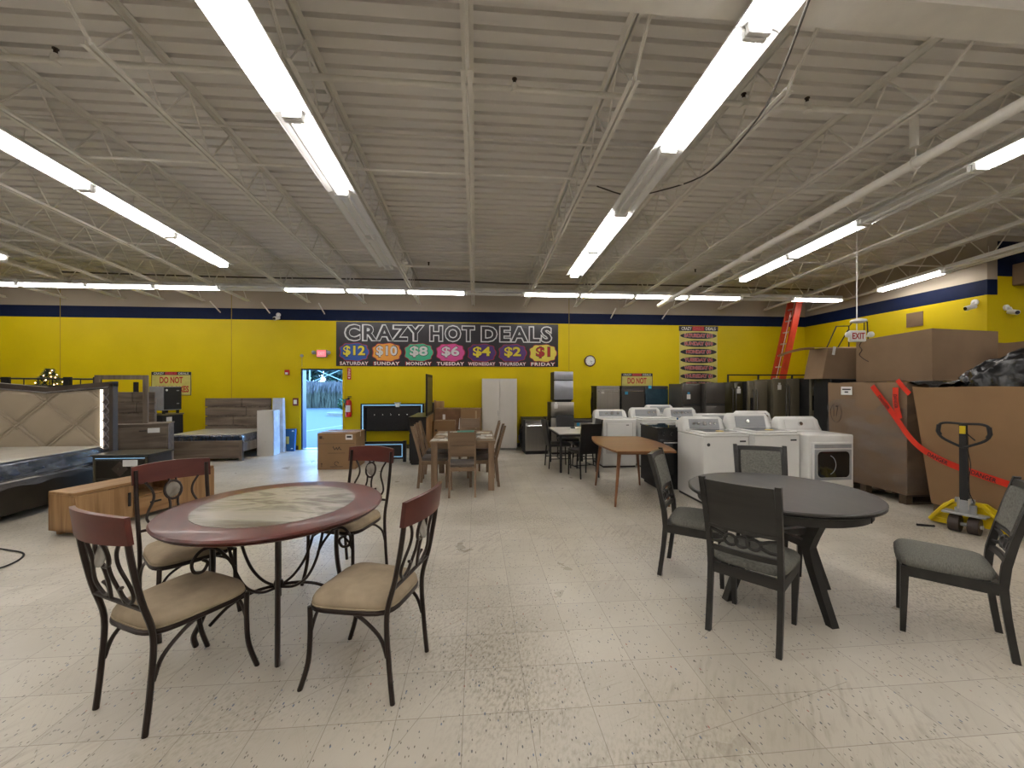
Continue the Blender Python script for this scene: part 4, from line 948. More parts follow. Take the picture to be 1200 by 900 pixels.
# dark nightstand with led line
def glam_nightstand():
    t = thing('nightstand', 'dark nightstand with mirrored trim and white paper label between bed and oak console', 'nightstand', (-4.63, 5.78, 0))
    MB().box(-0.34, 0.34, 0, 0.42, 0.04, 0.60, 0.004).build('body', M_darkbed, t, None)
    MB().box(-0.36, 0.36, -0.02, 0.44, 0.60, 0.625, 0.006).build('top', M_darkbed, t, None)
    MB().box(-0.29, 0.29, 0.03, 0.40, 0, 0.04).build('plinth', M_blackmat, t, None)
    MB().box(-0.33, -0.30, -0.008, 0.002, 0.05, 0.59).box(0.30, 0.33, -0.008, 0.002, 0.05, 0.59).box(-0.30, 0.30, -0.008, 0.002, 0.565, 0.59).build('mirrored_trim', mat('champagne trim', (0.22, 0.19, 0.13), 0.25, 0.7), t, None)
    MB().box(-0.30, 0.30, -0.011, -0.006, 0.572, 0.579).build('led_strip', M_ledblue, t, None)
    for z0, z1 in ((0.32, 0.555), (0.07, 0.31)):
        d_ = MB().box(-0.29, 0.29, -0.014, 0.004, z0, z1, 0.003).build('drawer', M_darkbed, t, None)
        MB().prism([(0, z0+0.02), (0.10, (z0+z1)/2), (0, z1-0.02), (-0.10, (z0+z1)/2)], -0.018, -0.013, 'y').build('diamond_overlay', M_bedframe, d_, None)
        MB().cyl((0, -0.018, (z0+z1)/2), (0, -0.04, (z0+z1)/2), 0.012, 10).build('knob', M_chrome, d_)
    MB().box(0.04, 0.22, -0.0195, -0.0185, 0.47, 0.555).build('paper_label', M_label, t, None)
glam_nightstand()
# oak console
t = thing('media_console', 'long light oak media console behind the table with dark pull handles', 'media console', (-3.76, 5.15, 0), math.atan2(1.35, 0.46))
L2 = 0.74
MB().box(-L2, L2, -0.0, 0.36, 0.42, 0.45, 0.003).build('top', M_oakh, t, None)
MB().box(-L2, L2, 0.0, 0.36, 0.05, 0.075).box(-L2, -L2+0.025, 0, 0.36, 0.05, 0.42).box(L2-0.025, L2, 0, 0.36, 0.05, 0.42).box(0.22, 0.24, 0, 0.35, 0.07, 0.42).box(-0.24, -0.22, 0, 0.35, 0.07, 0.42).box(-L2, L2, 0.345, 0.36, 0.05, 0.42).build('carcass', M_oak, t, None)
for x0, x1, hx in ((-L2+0.01, -0.235, -0.27), (0.235, L2-0.01, 0.27)):
    d_ = MB().box(x0, x1, -0.018, -0.001, 0.06, 0.415, 0.002).build('door', M_oak, t, None)
    MB().box(hx-0.012, hx+0.012, -0.035, -0.018, 0.19, 0.34, 0.003).build('handle', M_blackmat, d_, None)
d_ = MB().box(-0.215, 0.215, -0.018, -0.001, 0.06, 0.25, 0.002).build('drawer', M_oakh, t, None)
MB().box(-0.06, 0.06, -0.032, -0.018, 0.165, 0.185, 0.003).build('handle', M_blackmat, d_, None)
MB().box(-0.22, 0.22, 0.0, 0.345, 0.255, 0.27).build('open_shelf', M_oakh, t, None)
for x in (-L2+0.08, L2-0.08):
    for y in (0.05, 0.31): MB().box(x-0.03, x+0.03, y-0.03, y+0.03, 0, 0.05).build('foot', M_oakh, t, None)
t = thing('console_glow_disc', 'small disc standing in for the blue led glow at the right end of the oak console', 'light', (-3.62, 5.82, 0.45))  # added disc imitating the glow of the console LED
MB().lathe([(0.05, 0), (0.055, 0.006), (0.05, 0.014)], 18).build('base', M_whitemetal, t); MB().lathe([(0.045, 0.014), (0.04, 0.034), (0.01, 0.04)], 18).build('glowing_dome', emis('blue glow', (0.03, 0.22, 1.0), 3.0), t)

# slatted wood bed
def plank_board(mb_m, parent, x0, x1, z0, z1, rows, y0=0, y1=0.03, name='headboard'):
    b = MB(); sl = MB(); rnd_ = random.Random(5); hgt = (z1-z0)/rows
    for r in range(rows):
        zz = z0+r*hgt; cut = x0+(x1-x0)*(0.55 if r == rows-1 else (0.42 if r % 2 else 0.62))
        b.box(x0, cut-0.004, y0, y1, zz+0.012, zz+hgt-0.012, 0.003); b.box(cut+0.004, x1, y0+0.004, y1, zz+0.012, zz+hgt-0.012, 0.003)
        if r: 
            for f_ in (0.15, 0.42, 0.8): sl.box(x0+(x1-x0)*f_-0.03, x0+(x1-x0)*f_+0.03, y0+0.006, y1, zz-0.014, zz+0.014)
    sl.box(x0+0.03, x1-0.03, y1, y1+0.02, z0, z1-0.05)
    o_ = b.build(name, mb_m, parent, None); sl.build('batten', M_rusticv, o_, None); return o_
t = thing('wood_bed', 'weathered wood bed with plank headboard standing against the yellow wall', 'bed', (-5.46, 9.95, 0))
plank_board(M_rustic, t, -0.72, 0.72, 0.40, 1.25, 4)
for s in (-1, 1): MB().box(s*0.66, s*0.72, 0.0, 0.05, 0, 0.42).build('leg', M_rusticv, t, None)
for s in (-1, 1): MB().box(s*0.70, s*0.725, -1.2, 0.0, 0.18, 0.36, 0.003).build('side_rail', M_rusticv, t, None)
plank = MB().box(-0.76, 0.76, -1.245, -1.20, 0.06, 0.415, 0.004).build('footboard', M_rustic, t, None)
for s in (-1, 1): MB().box(s*0.70, s*0.76, -1.255, -1.19, 0.0, 0.42, 0.004).build('leg', M_rusticv, t, None)
MB().box(-0.70, 0.70, -1.2, 0, 0.30, 0.34).build('slat_base', M_rustic, t, None)
o = MB().box(-0.70, 0.70, -1.18, -0.01, 0.345, 0.53, 0.05, seg=3).build('mattress', M_matside); o.location = (-5.46, 9.95, 0)
tag(o, 'mattress wrapped in clear plastic on the plank headboard bed', 'mattress')
MB().box(-0.68, 0.68, -1.16, -0.03, 0.527, 0.54, 0.006).build('mattress_top', M_mattop, o, None)
crumple(0.71, 0.725, -1.18, -0.02, 0.30, 0.53, 0.006, 60, 10, 9).build('plastic_cover', M_film, o, 60)
t = thing('reflected_headboard', 'grey wood plank headboard added behind the dresser mirror frame as its reflection', 'headboard', (-6.35, 8.12, 0))  # stands in for a headboard reflected in the missing mirror glass
plank_board(M_rustic, t, -0.42, 0.42, 0.62, 1.42, 4)
for s in (-1, 1): MB().box(s*0.38, s*0.42, 0.03, 0.06, 0, 1.3).build('leg', M_rusticv, t, None)
# dresser and mirror frame
t = thing('wood_dresser', 'grey brown wood dresser left of the plank bed with mirror frame on top', 'dresser', (-5.76, 7.42, 0), math.radians(24))
MB().box(-0.50, 0.47, 0.0, 0.42, 0.05, 0.85, 0.003).build('body', M_rustic, t, None)
MB().box(-0.52, 0.48, -0.02, 0.43, 0.85, 0.875, 0.003).build('top', M_rustic, t, None)
for r in range(2):
    for x0, x1 in ((-0.48, -0.19), (-0.17, 0.45)):
        d_ = MB().box(x0, x1, -0.018, -0.001, 0.10+r*0.37, 0.44+r*0.37, 0.004).build('drawer', M_rustic, t, None)
        MB().box((x0+x1)/2-0.05, (x0+x1)/2+0.05, -0.03, -0.018, 0.38+r*0.37, 0.395+r*0.37).build('handle', M_blackmat, d_, None)
MB().box(0.20, 0.36, -0.0205, -0.0185, 0.72, 0.80).build('paper_label', M_label, t, None)
for sx in (-0.46, 0.43):
    for sy in (0.03, 0.38): MB().box(sx-0.02, sx+0.02, sy-0.02, sy+0.02, 0, 0.05).build('foot', M_rusticv, t, None)
t = thing('glassless_mirror', 'open grey brown mirror frame standing on the wood dresser', 'mirror frame', (-6.04, 7.55, 0.875), math.radians(4))
f_ = MB().box(-0.40, -0.325, 0, 0.03, 0.0, 0.83).box(0.325, 0.40, 0, 0.03, 0.0, 0.83).box(-0.325, 0.325, 0, 0.03, 0.755, 0.83).build('frame', M_rusticv, t, None)
MB().box(-0.325, 0.325, 0.004, 0.026, 0.0, 0.05).build('bottom_rail', M_rustic, t, None)
# two compact fridges, stacked
t = thing('compact_fridge', 'black sided compact appliance, lower of the two stacked at the left wall', 'mini fridge', (-6.68, 9.45, 0), math.radians(-20))
MB().box(-0.20, 0.22, -0.20, 0.22, 0.03, 0.90, 0.01).build('body', M_blackmat, t); MB().box(-0.22, 0.23, -0.22, 0.23, 0.90, 0.93, 0.005).build('top', mat('brass tinted top', (0.16, 0.13, 0.06), 0.4), t, None)
MB().box(0.2205, 0.2225, -0.13, -0.02, 0.66, 0.86).build('paper_label', M_label, t, None); MB().box(-0.05, 0.05, -0.2025, -0.2005, 0.78, 0.85).build('paper_label', M_label, t, None)
for sx in (-0.16, 0.16):
    for sy in (-0.16, 0.16): MB().box(sx-0.02, sx+0.02, sy-0.02, sy+0.02, 0, 0.03).build('foot', M_blackmat, t, None)
t = thing('compact_fridge', 'grey fronted compact appliance, upper of the two stacked at the left wall', 'mini fridge', (-6.68, 9.45, 0.93), math.radians(-20))
MB().box(-0.19, 0.21, -0.19, 0.19, 0.07, 0.58, 0.008).build('body', mat('grey side panel', (0.25, 0.25, 0.26), 0.5), t)
MB().box(0.21, 0.216, -0.17, 0.18, 0.09, 0.56).build('back_panel', M_blackmat, t, None)
MB().cyl((0.216, -0.12, 0.50), (0.221, -0.12, 0.50), 0.022, 12).build('round_sticker', M_label, t)
for z in (0.2, 0.48): MB().box(0.216, 0.222, 0.08, 0.13, z, z+0.02).build('hinge', M_grey, t, None)
for sx in (-0.16, 0.16):
    for sy in (-0.14, 0.14): MB().box(sx-0.02, sx+0.02, sy-0.02, sy+0.02, 0, 0.07).build('foot', M_blackmat, t, None)
# white panels left of the door
t = thing('wrapped_cabinet', 'white cabinet panel wrapped in foam and film right of the plank bed', 'cabinet', (-4.55, 9.32, 0))
MB().box(-0.18, 0.16, 0, 0.26, 0, 0.985, 0.004).build('body', M_white, t, None)
crumple(0.165, 0.172, 0.0, 0.27, 0.01, 0.98, 0.006, 30, 60, 3).build('film_side', M_wrapblue, t, 60)
MB().box(-0.02, 0.0, -0.003, 0.0, 0.30, 0.31).build('pull_slot', M_grayedge, t, None)
t = thing('foam_wrapped_panel', 'taller white foam wrapped panel behind the white cabinet beside the door', 'panel', (-4.52, 9.86, 0))
MB().hexa([(-0.14, -0.06, 0), (0.13, -0.06, 0), (0.13, 0.06, 0), (-0.14, 0.06, 0)], [(-0.12, -0.04, 1.24), (0.09, -0.04, 1.24), (0.09, 0.08, 1.24), (-0.12, 0.08, 1.24)]).build('body', M_wrapblue, t, None)
t = thing('blue_carton', 'small blue carton with yellow label leaning by the door frame', 'box', (-4.33, 9.96, 0))
MB().hexa([(-0.14, -0.03, 0), (0.11, -0.03, 0), (0.11, 0.05, 0), (-0.14, 0.05, 0)], [(-0.14, 0.04, 0.51), (0.11, 0.04, 0.51), (0.11, 0.12, 0.51), (-0.14, 0.12, 0.51)]).build('body', M_bluebox, t, None)
MB().box(-0.10, -0.01, -0.012, -0.008, 0.17, 0.34).build('yellow_label', M_paleyellow, t, None)
for z in (0.05, 0.45): MB().cyl((0.06, -0.03+0.137*z, z), (0.06, 0.0+0.137*z, z), 0.028, 12).build('corner_fitting', M_chrome, t)

# ---------------------------------------------------------------- carton and black bed by the door
def carton(label, loc, rz, w_, d_, h_, name='cardboard_box', m=None, tape=True, group=None):
    t = thing(name, label, 'box', loc, rz, group)
    MB().box(-w_/2, w_/2, -d_/2, d_/2, 0, h_, 0.004).build('body', m or M_card, t, None)
    if tape: MB().box(-w_/2-0.001, w_/2+0.001, -0.03, 0.03, h_-0.10, h_+0.0015).build('tape', M_tape, t, None)
    MB().box(-w_/2+0.004, w_/2-0.004, -0.0025, 0.0025, h_-0.0, h_+0.002).build('flap_joint', M_cardmark, t, None)
    return t
t = carton('square cardboard box with label and printed arrows in front of the open door', (-2.53, 8.02, 0), 0, 0.67, 0.64, 0.66)
y = -0.3225
MB().box(0.16, 0.285, y-0.002, y, 0.54, 0.635).build('shipping_label', M_label, t, None); MB().box(0.18, 0.265, y-0.0035, y-0.002, 0.575, 0.61).build('label_print', M_ink, t, None)
MB().box(-0.32, 0.32, y-0.002, y, 0.47, 0.474).build('crease', M_cardmark, t, None)
for x in (-0.26, 0.24):
    MB().box(x-0.005, x+0.005, y-0.002, y, 0.05, 0.10).prism([(x-0.018, 0.10), (x+0.018, 0.10), (x, 0.125)], y-0.002, y, 'y').build('up_arrow', M_cardmark, t, None)
MB().tube([(0.0+0.035*math.cos(a*PI/8), y-0.001, 0.11+0.035*math.sin(a*PI/8)) for a in range(14)], 0.006, 4).box(-0.11, 0.11, y-0.002, y, 0.045, 0.055).build('printed_symbol', M_cardmark, t, None)
MB().tube(spline([(-0.06, y, 0.42), (-0.03, y, 0.36), (0.0, y, 0.40), (0.02, y, 0.36), (0.05, y, 0.41), (0.06, y, 0.37), (0.09, y, 0.36)]), 0.008, 4).box(-0.15, 0.15, y-0.002, y, 0.295, 0.301).build('printed_logo', M_cardmark, t, None)
MB().box(-0.30, -0.25, y-0.002, y, 0.56, 0.61).box(-0.235, -0.225, y-0.002, y, 0.555, 0.58).build('printed_number', M_cardmark, t, None)
tag(crumple(-0.03, 0.02, -0.17, 0.17, 0.0, 0.06, 0.03, 24, 6, 21, 'y').build('plastic_scrap', M_film), 'crumpled clear plastic scrap on the floor left of the door carton', 'plastic')
bpy.data.objects['plastic_scrap'].location = (-3.05, 8.3, 0.035)
t = thing('black_bed', 'black bed headboard and footboard with pale blue led outline and crystal buttons', 'bed', (-1.97, 9.90, 0))
MB().box(-0.74, 0.74, 0, 0.07, 0.98, 1.10, 0.005).box(-0.74, -0.62, 0, 0.07, 0.0, 1.0, 0.005).box(0.62, 0.74, 0, 0.07, 0.0, 1.0, 0.005).build('headboard_frame', M_black, t, None)
MB().box(-0.62, 0.62, 0.01, 0.05, 0.45, 1.0, 0.02).build('headboard_panel', M_pleather, t)
MB().box(-0.695, 0.695, -0.004, 0.002, 1.055, 1.073).box(-0.70, -0.675, -0.004, 0.002, 0.42, 1.073).box(0.67, 0.685, -0.004, 0.002, 0.5, 1.06).build('led_strip', M_ledblue, t, None)
for k in range(5): MB().lathe([(0.02, 0), (0.014, 0.012), (0.001, 0.016)], 10, M=Matrix.Translation((-0.42+k*0.19, 0.01, 0.835)) @ Matrix.Rotation(PI/2, 4, 'X')).build('crystal_button', M_chrome, t)
for s in (-0.74, 0.66): MB().box(s, s+0.03, -1.5, 0, 0.10, 0.22, 0.004).build('side_rail', M_black, t, None)
MB().box(-0.74, 0.57, -1.545, -1.49, 0.06, 0.41, 0.006).build('footboard', M_black, t, None)
MB().box(-0.70, 0.50, -1.549, -1.543, 0.345, 0.358).box(0.487, 0.50, -1.549, -1.543, 0.10, 0.358).box(-0.70, 0.50, -1.549, -1.543, 0.10, 0.113).build('led_strip', M_ledblue, t, None)
for x in (-0.71, 0.54): MB().box(x-0.03, x+0.03, -1.55, -1.485, 0, 0.42).build('leg', M_black, t, None)
t = thing('white_cloth', 'crumpled white bag tied over the top of the black headboard', 'cloth', (-1.85, 9.885, 1.02))
MB().grid(lambda u, v: (-0.08+0.16*u*(0.5+0.5*v)+0.04*(1-v), -0.012-0.02*math.sin(PI*u)*(0.4+v)-0.006*math.sin(17*u), 0.0+0.11*v), 14, 8).build('fabric', M_label, t)
# black dresser with unfinished side
t = thing('black_dresser', 'black dresser end on beside the wood dining set', 'dresser', (-1.10, 8.0, 0))
MB().box(-0.17, 0.14, 0, 1.25, 0.03, 0.90, 0.004).build('body', M_black, t, None)
MB().box(-0.19, 0.15, -0.02, 1.27, 0.90, 0.925, 0.004).build('top', M_black, t, None)
MB().box(0.14, 0.152, 0.0, 1.25, 0.03, 0.90).build('back_panel', M_oak, t, None)
MB().box(-0.15, 0.12, 0.03, 1.2, 0, 0.03).build('plinth', M_blackmat, t, None)
for k in range(3):
    for j in range(2):
        d_ = MB().box(-0.188, -0.17, 0.04+j*0.6, 0.60+j*0.6, 0.08+k*0.27, 0.33+k*0.27, 0.003).build('drawer', M_black, t, None)
        MB().cyl((-0.21, 0.32+j*0.6, 0.2+k*0.27), (-0.188, 0.32+j*0.6, 0.2+k*0.27), 0.014, 10).build('knob', M_chrome, d_)
t = thing('dresser_mirror', 'tall dark dresser mirror seen edge on above the black dresser', 'mirror', (-0.97, 8.12, 0.925), 0)
MB().box(-0.015, 0.015, 0, 0.98, 0.0, 0.83, 0.004).build('frame', M_blackmat, t, None); MB().box(-0.018, -0.015, 0.05, 0.93, 0.05, 0.78).build('glass', M_mirror, t, None)
MB().box(0.015, 0.018, 0.06, 0.92, 0.06, 0.77).build('backing', mat('dark olive backing', (0.09, 0.075, 0.025), 0.5), t, None)
t = thing('black_nightstand', 'navy black chest standing between the headboard and the edge on mirror', 'nightstand', (-0.99, 9.75, 0))
MB().box(-0.20, -0.01, 0, 0.35, 0.03, 1.12, 0.004).build('body', mat('navy black lacquer', (0.006, 0.009, 0.022), 0.3), t, None)
MB().box(-0.19, -0.02, 0.02, 0.33, 0, 0.03).build('plinth', M_blackmat, t, None)
for k in range(3):
    d_ = MB().box(-0.19, -0.02, -0.014, 0.0, 0.10+k*0.33, 0.40+k*0.33, 0.003).build('drawer', MATS['navy black lacquer'], t, None); MB().cyl((-0.1, -0.03, 0.25+k*0.33), (-0.1, -0.014, 0.25+k*0.33), 0.013, 10).build('knob', M_chrome, d_)
t = thing('oak_headboard_panel', 'pale oak panel standing upright behind the dark mirror', 'panel', (-1.00, 10.06, 0), -PI/2)
MB().box(-0.03, 0.03, 0, 0.22, 0, 1.15, 0.003).build('board', M_oak, t, None); MB().box(-0.04, 0.04, -0.02, 0.02, 0, 1.17, 0.003).build('edge_post', M_oak, t, None)
# cartons behind the wood dining table
b = carton('brown box with white sticker behind the dining table, upper left of the three', (-0.64, 9.68, 0), 0, 0.58, 0.45, 1.0, m=mat('worn brown cardboard', (0.17, 0.085, 0.04), 0.6, var=0.3, scale=5))
MB().box(-0.12, -0.06, -0.2525, -0.2505, 0.72, 0.87).build('white_sticker', M_label, b, None); MB().box(0.18, 0.24, -0.2525, -0.2505, 0.55, 0.80, M=Matrix.Rotation(0.1, 4, 'Y')).build('white_sticker', M_label, b, None)
b = carton('lower plain box in front of the brown stickered box', (-0.69, 9.15, 0), 0, 0.46, 0.42, 0.76); MB().box(-0.20, -0.15, -0.2125, -0.2105, 0.54, 0.58).build('printed_mark', M_cardmark, b, None)
b = carton('tall plain box leaning beside the white wardrobe', (-0.11, 9.62, 0), math.radians(-4), 0.46, 0.4, 1.0); MB().box(0.10, 0.14, -0.2025, -0.2005, 0.05, 0.95).build('side_tape', M_tape, b, None)
# white wardrobe
t = thing('white_wardrobe', 'tall narrow white two door wardrobe against the yellow wall', 'wardrobe', (0.55, 9.62, 0))
MB().box(-0.41, 0.41, 0.02, 0.46, 0.05, 1.69, 0.003).build('body', M_white, t, None)
for x0, x1, hx in ((-0.408, -0.006, -0.04), (0.006, 0.408, 0.04)):
    d_ = MB().box(x0, x1, 0.0, 0.019, 0.06, 1.685, 0.002).build('door', M_white, t, None)
    if hx < 0: MB().box(hx-0.004, hx+0.004, -0.015, 0.0, 0.82, 0.94, 0.002).build('handle', M_applgrey, d_, None)
MB().box(-0.39, 0.39, 0.04, 0.44, 0, 0.05).build('plinth', mat('grey plinth', (0.2, 0.2, 0.19), 0.6), t, None)

# ---------------------------------------------------------------- wood dining set
t = thing('wood_dining_table', 'rectangular brown wood dining table covered with brochures', 'table', (-0.19, 6.62, 0), 0)
MB().box(-0.47, 0.47, -0.69, 0.69, 0.70, 0.725, 0.003).build('tabletop', M_dtable, t, None)
MB().box(-0.42, 0.42, -0.64, -0.62, 0.61, 0.70).box(-0.42, 0.42, 0.62, 0.64, 0.61, 0.70).box(-0.42, -0.40, -0.62, 0.62, 0.61, 0.70).box(0.40, 0.42, -0.62, 0.62, 0.61, 0.70).build('apron', M_dtable, t, None)
for sx in (-1, 1):
    for sy in (-1, 1): MB().box(sx*0.455, sx*0.365, sy*0.675, sy*0.585, 0, 0.70, 0.004).build('leg', M_dtablev, t, None)
def make_wood_chair(label, loc, rz, group):
    t = thing('wood_chair', label, 'chair', loc, rz, group)
    for sx in (-1, 1):
        def rk(z): return -0.20-0.02*(0.42-z if z < 0.42 else 0)-0.14*max(0, (z-0.45)/0.5)
        vs = []; zs = (0, 0.42, 0.6, 0.92)
        for z in zs: vs += [(sx*0.175-0.013, rk(z)-0.022-(0.03 if z == 0 else 0), z), (sx*0.175+0.013, rk(z)-0.022-(0.03 if z == 0 else 0), z), (sx*0.175+0.013, rk(z)+0.018-(0.03 if z == 0 else 0), z), (sx*0.175-0.013, rk(z)+0.018-(0.03 if z == 0 else 0), z)]
        fs = [(3, 2, 1, 0), (12, 13, 14, 15)]+[(4*i+j, 4*i+(j+1) % 4, 4*i+4+(j+1) % 4, 4*i+4+j) for i in range(3) for j in range(4)]
        MB().add(vs, fs).build('leg', M_dtablev, t, None)
        MB().box(sx*0.175-0.016, sx*0.175+0.016, 0.165, 0.2, 0, 0.40, 0.003).build('leg', M_dtablev, t, None)
        MB().box(sx*0.178-0.009, sx*0.178+0.009, -0.19, 0.17, 0.35, 0.405).build('seat_rail', M_dtable, t, None)
    MB().box(-0.17, 0.17, 0.17, 0.19, 0.35, 0.405).box(-0.17, 0.17, -0.21, -0.19, 0.35, 0.405).build('seat_rail', M_dtable, t, None)
    MB().box(-0.19, 0.19, -0.19, 0.20, 0.405, 0.45, 0.015, seg=2).build('seat', M_dseat, t)
    MB().hexa([(-0.165, -0.26, 0.56), (0.165, -0.26, 0.56), (0.165, -0.24, 0.56), (-0.165, -0.24, 0.56)], [(-0.165, -0.295, 0.71), (0.165, -0.295, 0.71), (0.165, -0.275, 0.71), (-0.165, -0.275, 0.71)]).build('lower_slat', M_dtable, t, None)
    MB().hexa([(-0.165, -0.30, 0.725), (0.165, -0.30, 0.725), (0.165, -0.28, 0.725), (-0.165, -0.28, 0.725)], [(-0.165, -0.345, 0.90), (0.165, -0.345, 0.90), (0.165, -0.325, 0.90), (-0.165, -0.325, 0.90)]).build('upper_slat', M_dtable, t, None)
    return t
grp = 'brown wood chairs around the dining table'
Wc = make_wood_chair('brown wood chair, back towards the camera, at the near end of the brochure table', (-0.19, 5.86, 0), 0, grp)
dup(Wc, (-0.62, 6.36, 0), face(1, 0), 'brown wood chair at the left side of the brochure table, the nearer one')
dup(Wc, (-0.63, 6.98, 0), face(1, 0), 'brown wood chair at the left side of the brochure table, the farther one')
dup(Wc, (0.10, 6.35, 0), face(-1, 0.0), 'brown wood chair at the right side of the brochure table, the nearer one')
dup(Wc, (0.06, 6.95, 0), face(-1, 0.05), 'brown wood chair at the right side of the brochure table, the farther one')
dup(Wc, (-0.12, 7.50, 0), face(0, -1), 'brown wood chair at the far end of the brochure table')
rnd = random.Random(8)
cols = [('pale grey print', (0.42, 0.42, 0.41)), ('cream print', (0.48, 0.42, 0.30)), ('dark grey print', (0.13, 0.13, 0.13)), ('white print', (0.62, 0.61, 0.58)), ('brown print', (0.16, 0.10, 0.06))]
spots = [(-0.52, 6.10, .26, .20, 3), (-0.36, 6.22, .2, .2, 0), (-0.50, 6.40, .24, .2, 4), (-0.36, 6.60, .24, .2, 1), (-0.52, 6.78, .22, .2, 3), (-0.40, 7.02, .25, .2, 0), (-0.22, 6.10, .2, .2, 0), (0.00, 6.12, .22, .2, 4), (0.15, 6.25, .2, .2, 1), (0.02, 6.45, .22, .2, 0), (0.17, 6.60, .18, .24, 3), (-0.05, 6.78, .22, .2, 2), (0.12, 6.98, .22, .2, 1)]
names = ['near left corner', 'near left, second row', 'left edge, third', 'left of the middle', 'left edge beyond the middle', 'far left corner', 'near edge centre left', 'near edge centre right', 'near right corner', 'right of the middle', 'right edge middle', 'just right of the teal folder', 'far right corner']
for i, (x, y, w_, d_, c) in enumerate(spots):
    o = MB().box(-w_/2, w_/2, -d_/2, d_/2, 0, 0.006); o = o.build('brochure', mat(cols[c][0], cols[c][1], 0.4, var=0.35, scale=16), None, None)
    MB().box(-w_/2+0.02, 0.0, -d_/2+0.02, d_/2-0.03, 0.006, 0.0072).build('printed_picture', mat(cols[(c+2) % 5][0], cols[(c+2) % 5][1], 0.4, var=0.35, scale=16), o, None)
    o.location = (x, y, 0.725); o.rotation_euler = (0, 0, rnd.uniform(-.25, .25)); tag(o, f'flat brochure on the wood dining table, {names[i]}', 'brochure', 'brochures on the wood dining table')
t = thing('teal_folder', 'teal folder lying among the brochures on the wood table', 'folder', (-0.17, 6.98, 0.7335), 0.05); MB().box(-0.15, 0.15, -0.11, 0.11, 0, 0.02, 0.003).build('cover', M_teal, t, None); MB().box(-0.145, 0.152, -0.105, 0.105, 0.004, 0.016).build('pages', M_label, t, None)

# ---------------------------------------------------------------- marble table and black chairs
t = thing('marble_top_table', 'small white marble top table on thin black legs', 'table', (1.80, 7.62, 0))
MB().box(-0.36, 0.36, -0.58, 0.52, 0.67, 0.692, 0.004).build('tabletop', M_marble, t, None)
MB().box(-0.34, 0.34, -0.56, 0.50, 0.63, 0.669).build('apron', M_blackmat, t, None)
for sx in (-1, 1):
    for sy in (-0.54, 0.48): MB().box(sx*0.34-0.018*(1+sx), sx*0.34+0.018*(1-sx), sy-0.018, sy+0.018, 0, 0.63).build('leg', M_blackmat, t, None)
def make_black_chair(label, loc, rz, group):
    t = thing('black_dining_chair', label, 'chair', loc, rz, group)
    MB().box(-0.19, 0.19, -0.19, 0.20, 0.40, 0.46, 0.02, seg=2).build('seat', M_pleather, t)
    MB().hexa([(-0.19, -0.215, 0.40), (0.19, -0.215, 0.40), (0.19, -0.175, 0.40), (-0.19, -0.175, 0.40)], [(-0.19, -0.30, 0.90), (0.19, -0.30, 0.90), (0.19, -0.27, 0.90), (-0.19, -0.27, 0.90)]).build('backrest', M_pleather, t, None)
    for sx in (-1, 1):
        for sy, q in ((-0.19, -0.03), (0.18, 0.01)): MB().hexa([(sx*0.17-0.009, sy+q-0.009, 0), (sx*0.17+0.009, sy+q-0.009, 0), (sx*0.17+0.009, sy+q+0.009, 0), (sx*0.17-0.009, sy+q+0.009, 0)], [(sx*0.17-0.011, sy-0.011, 0.40), (sx*0.17+0.011, sy-0.011, 0.40), (sx*0.17+0.011, sy+0.011, 0.40), (sx*0.17-0.011, sy+0.011, 0.40)]).build('leg', M_blackmat, t, None)
        MB().box(sx*0.17-0.006, sx*0.17+0.006, -0.2, 0.18, 0.17, 0.185).build('side_stretcher', M_blackmat, t, None)
    MB().box(-0.17, 0.17, -0.01, 0.002, 0.17, 0.185).build('cross_stretcher', M_blackmat, t, None)
    return t
grp = 'black chairs around the marble top table'
Bc = make_black_chair('black chair left of the marble table, facing right', (1.54, 7.60, 0), face(1, 0.05), grp)
dup(Bc, (1.80, 6.80, 0), face(-0.27, 0.96), 'black chair at the near right corner of the marble table, back towards the washer')
dup(Bc, (1.88, 8.30, 0), face(0.0, -1.0), 'black chair behind the marble table in front of the stacked fridges')
dup(Bc, (2.03, 7.55, 0), face(-1.0, 0.0), 'black chair right of the marble table, mostly hidden beside the dryer')
t = thing('paper_stack', 'small grey papers and tape on the marble table', 'papers', (1.86, 7.75, 0.692), 0.2); MB().box(-0.08, 0.08, -0.06, 0.06, 0, 0.012).build('papers', M_label, t, None); MB().box(-0.05, 0.03, -0.03, 0.03, 0.012, 0.035, 0.005).build('tape_dispenser', M_blackmat, t)
# walnut boat shaped table
t = thing('walnut_table', 'mid century walnut table with pointed oval top on slanted legs', 'table', (2.12, 5.55, 0), math.radians(-4))
out = []
for s, rng in ((1, range(0, 21)), (-1, range(20, -1, -1))):
    for i in rng:
        y_ = -0.74+1.48*i/20; out.append((s*(0.36+0.09*(1-(y_/0.74)**2)), y_))
MB().prism(out, 0.705, 0.728).build('tabletop', M_walnut, t, None)
MB().box(-0.27, 0.27, -0.52, -0.50, 0.65, 0.705).box(-0.27, 0.27, 0.50, 0.52, 0.65, 0.705).box(-0.28, -0.26, -0.52, 0.52, 0.65, 0.705).box(0.26, 0.28, -0.52, 0.52, 0.65, 0.705).build('apron', M_walnut, t, None)
for sx in (-1, 1):
    for sy in (-1, 1): MB().cyl((sx*0.34, sy*0.56, 0), (sx*0.27, sy*0.50, 0.70), 0.013, 12, 0.026).build('leg', M_walnutv, t)

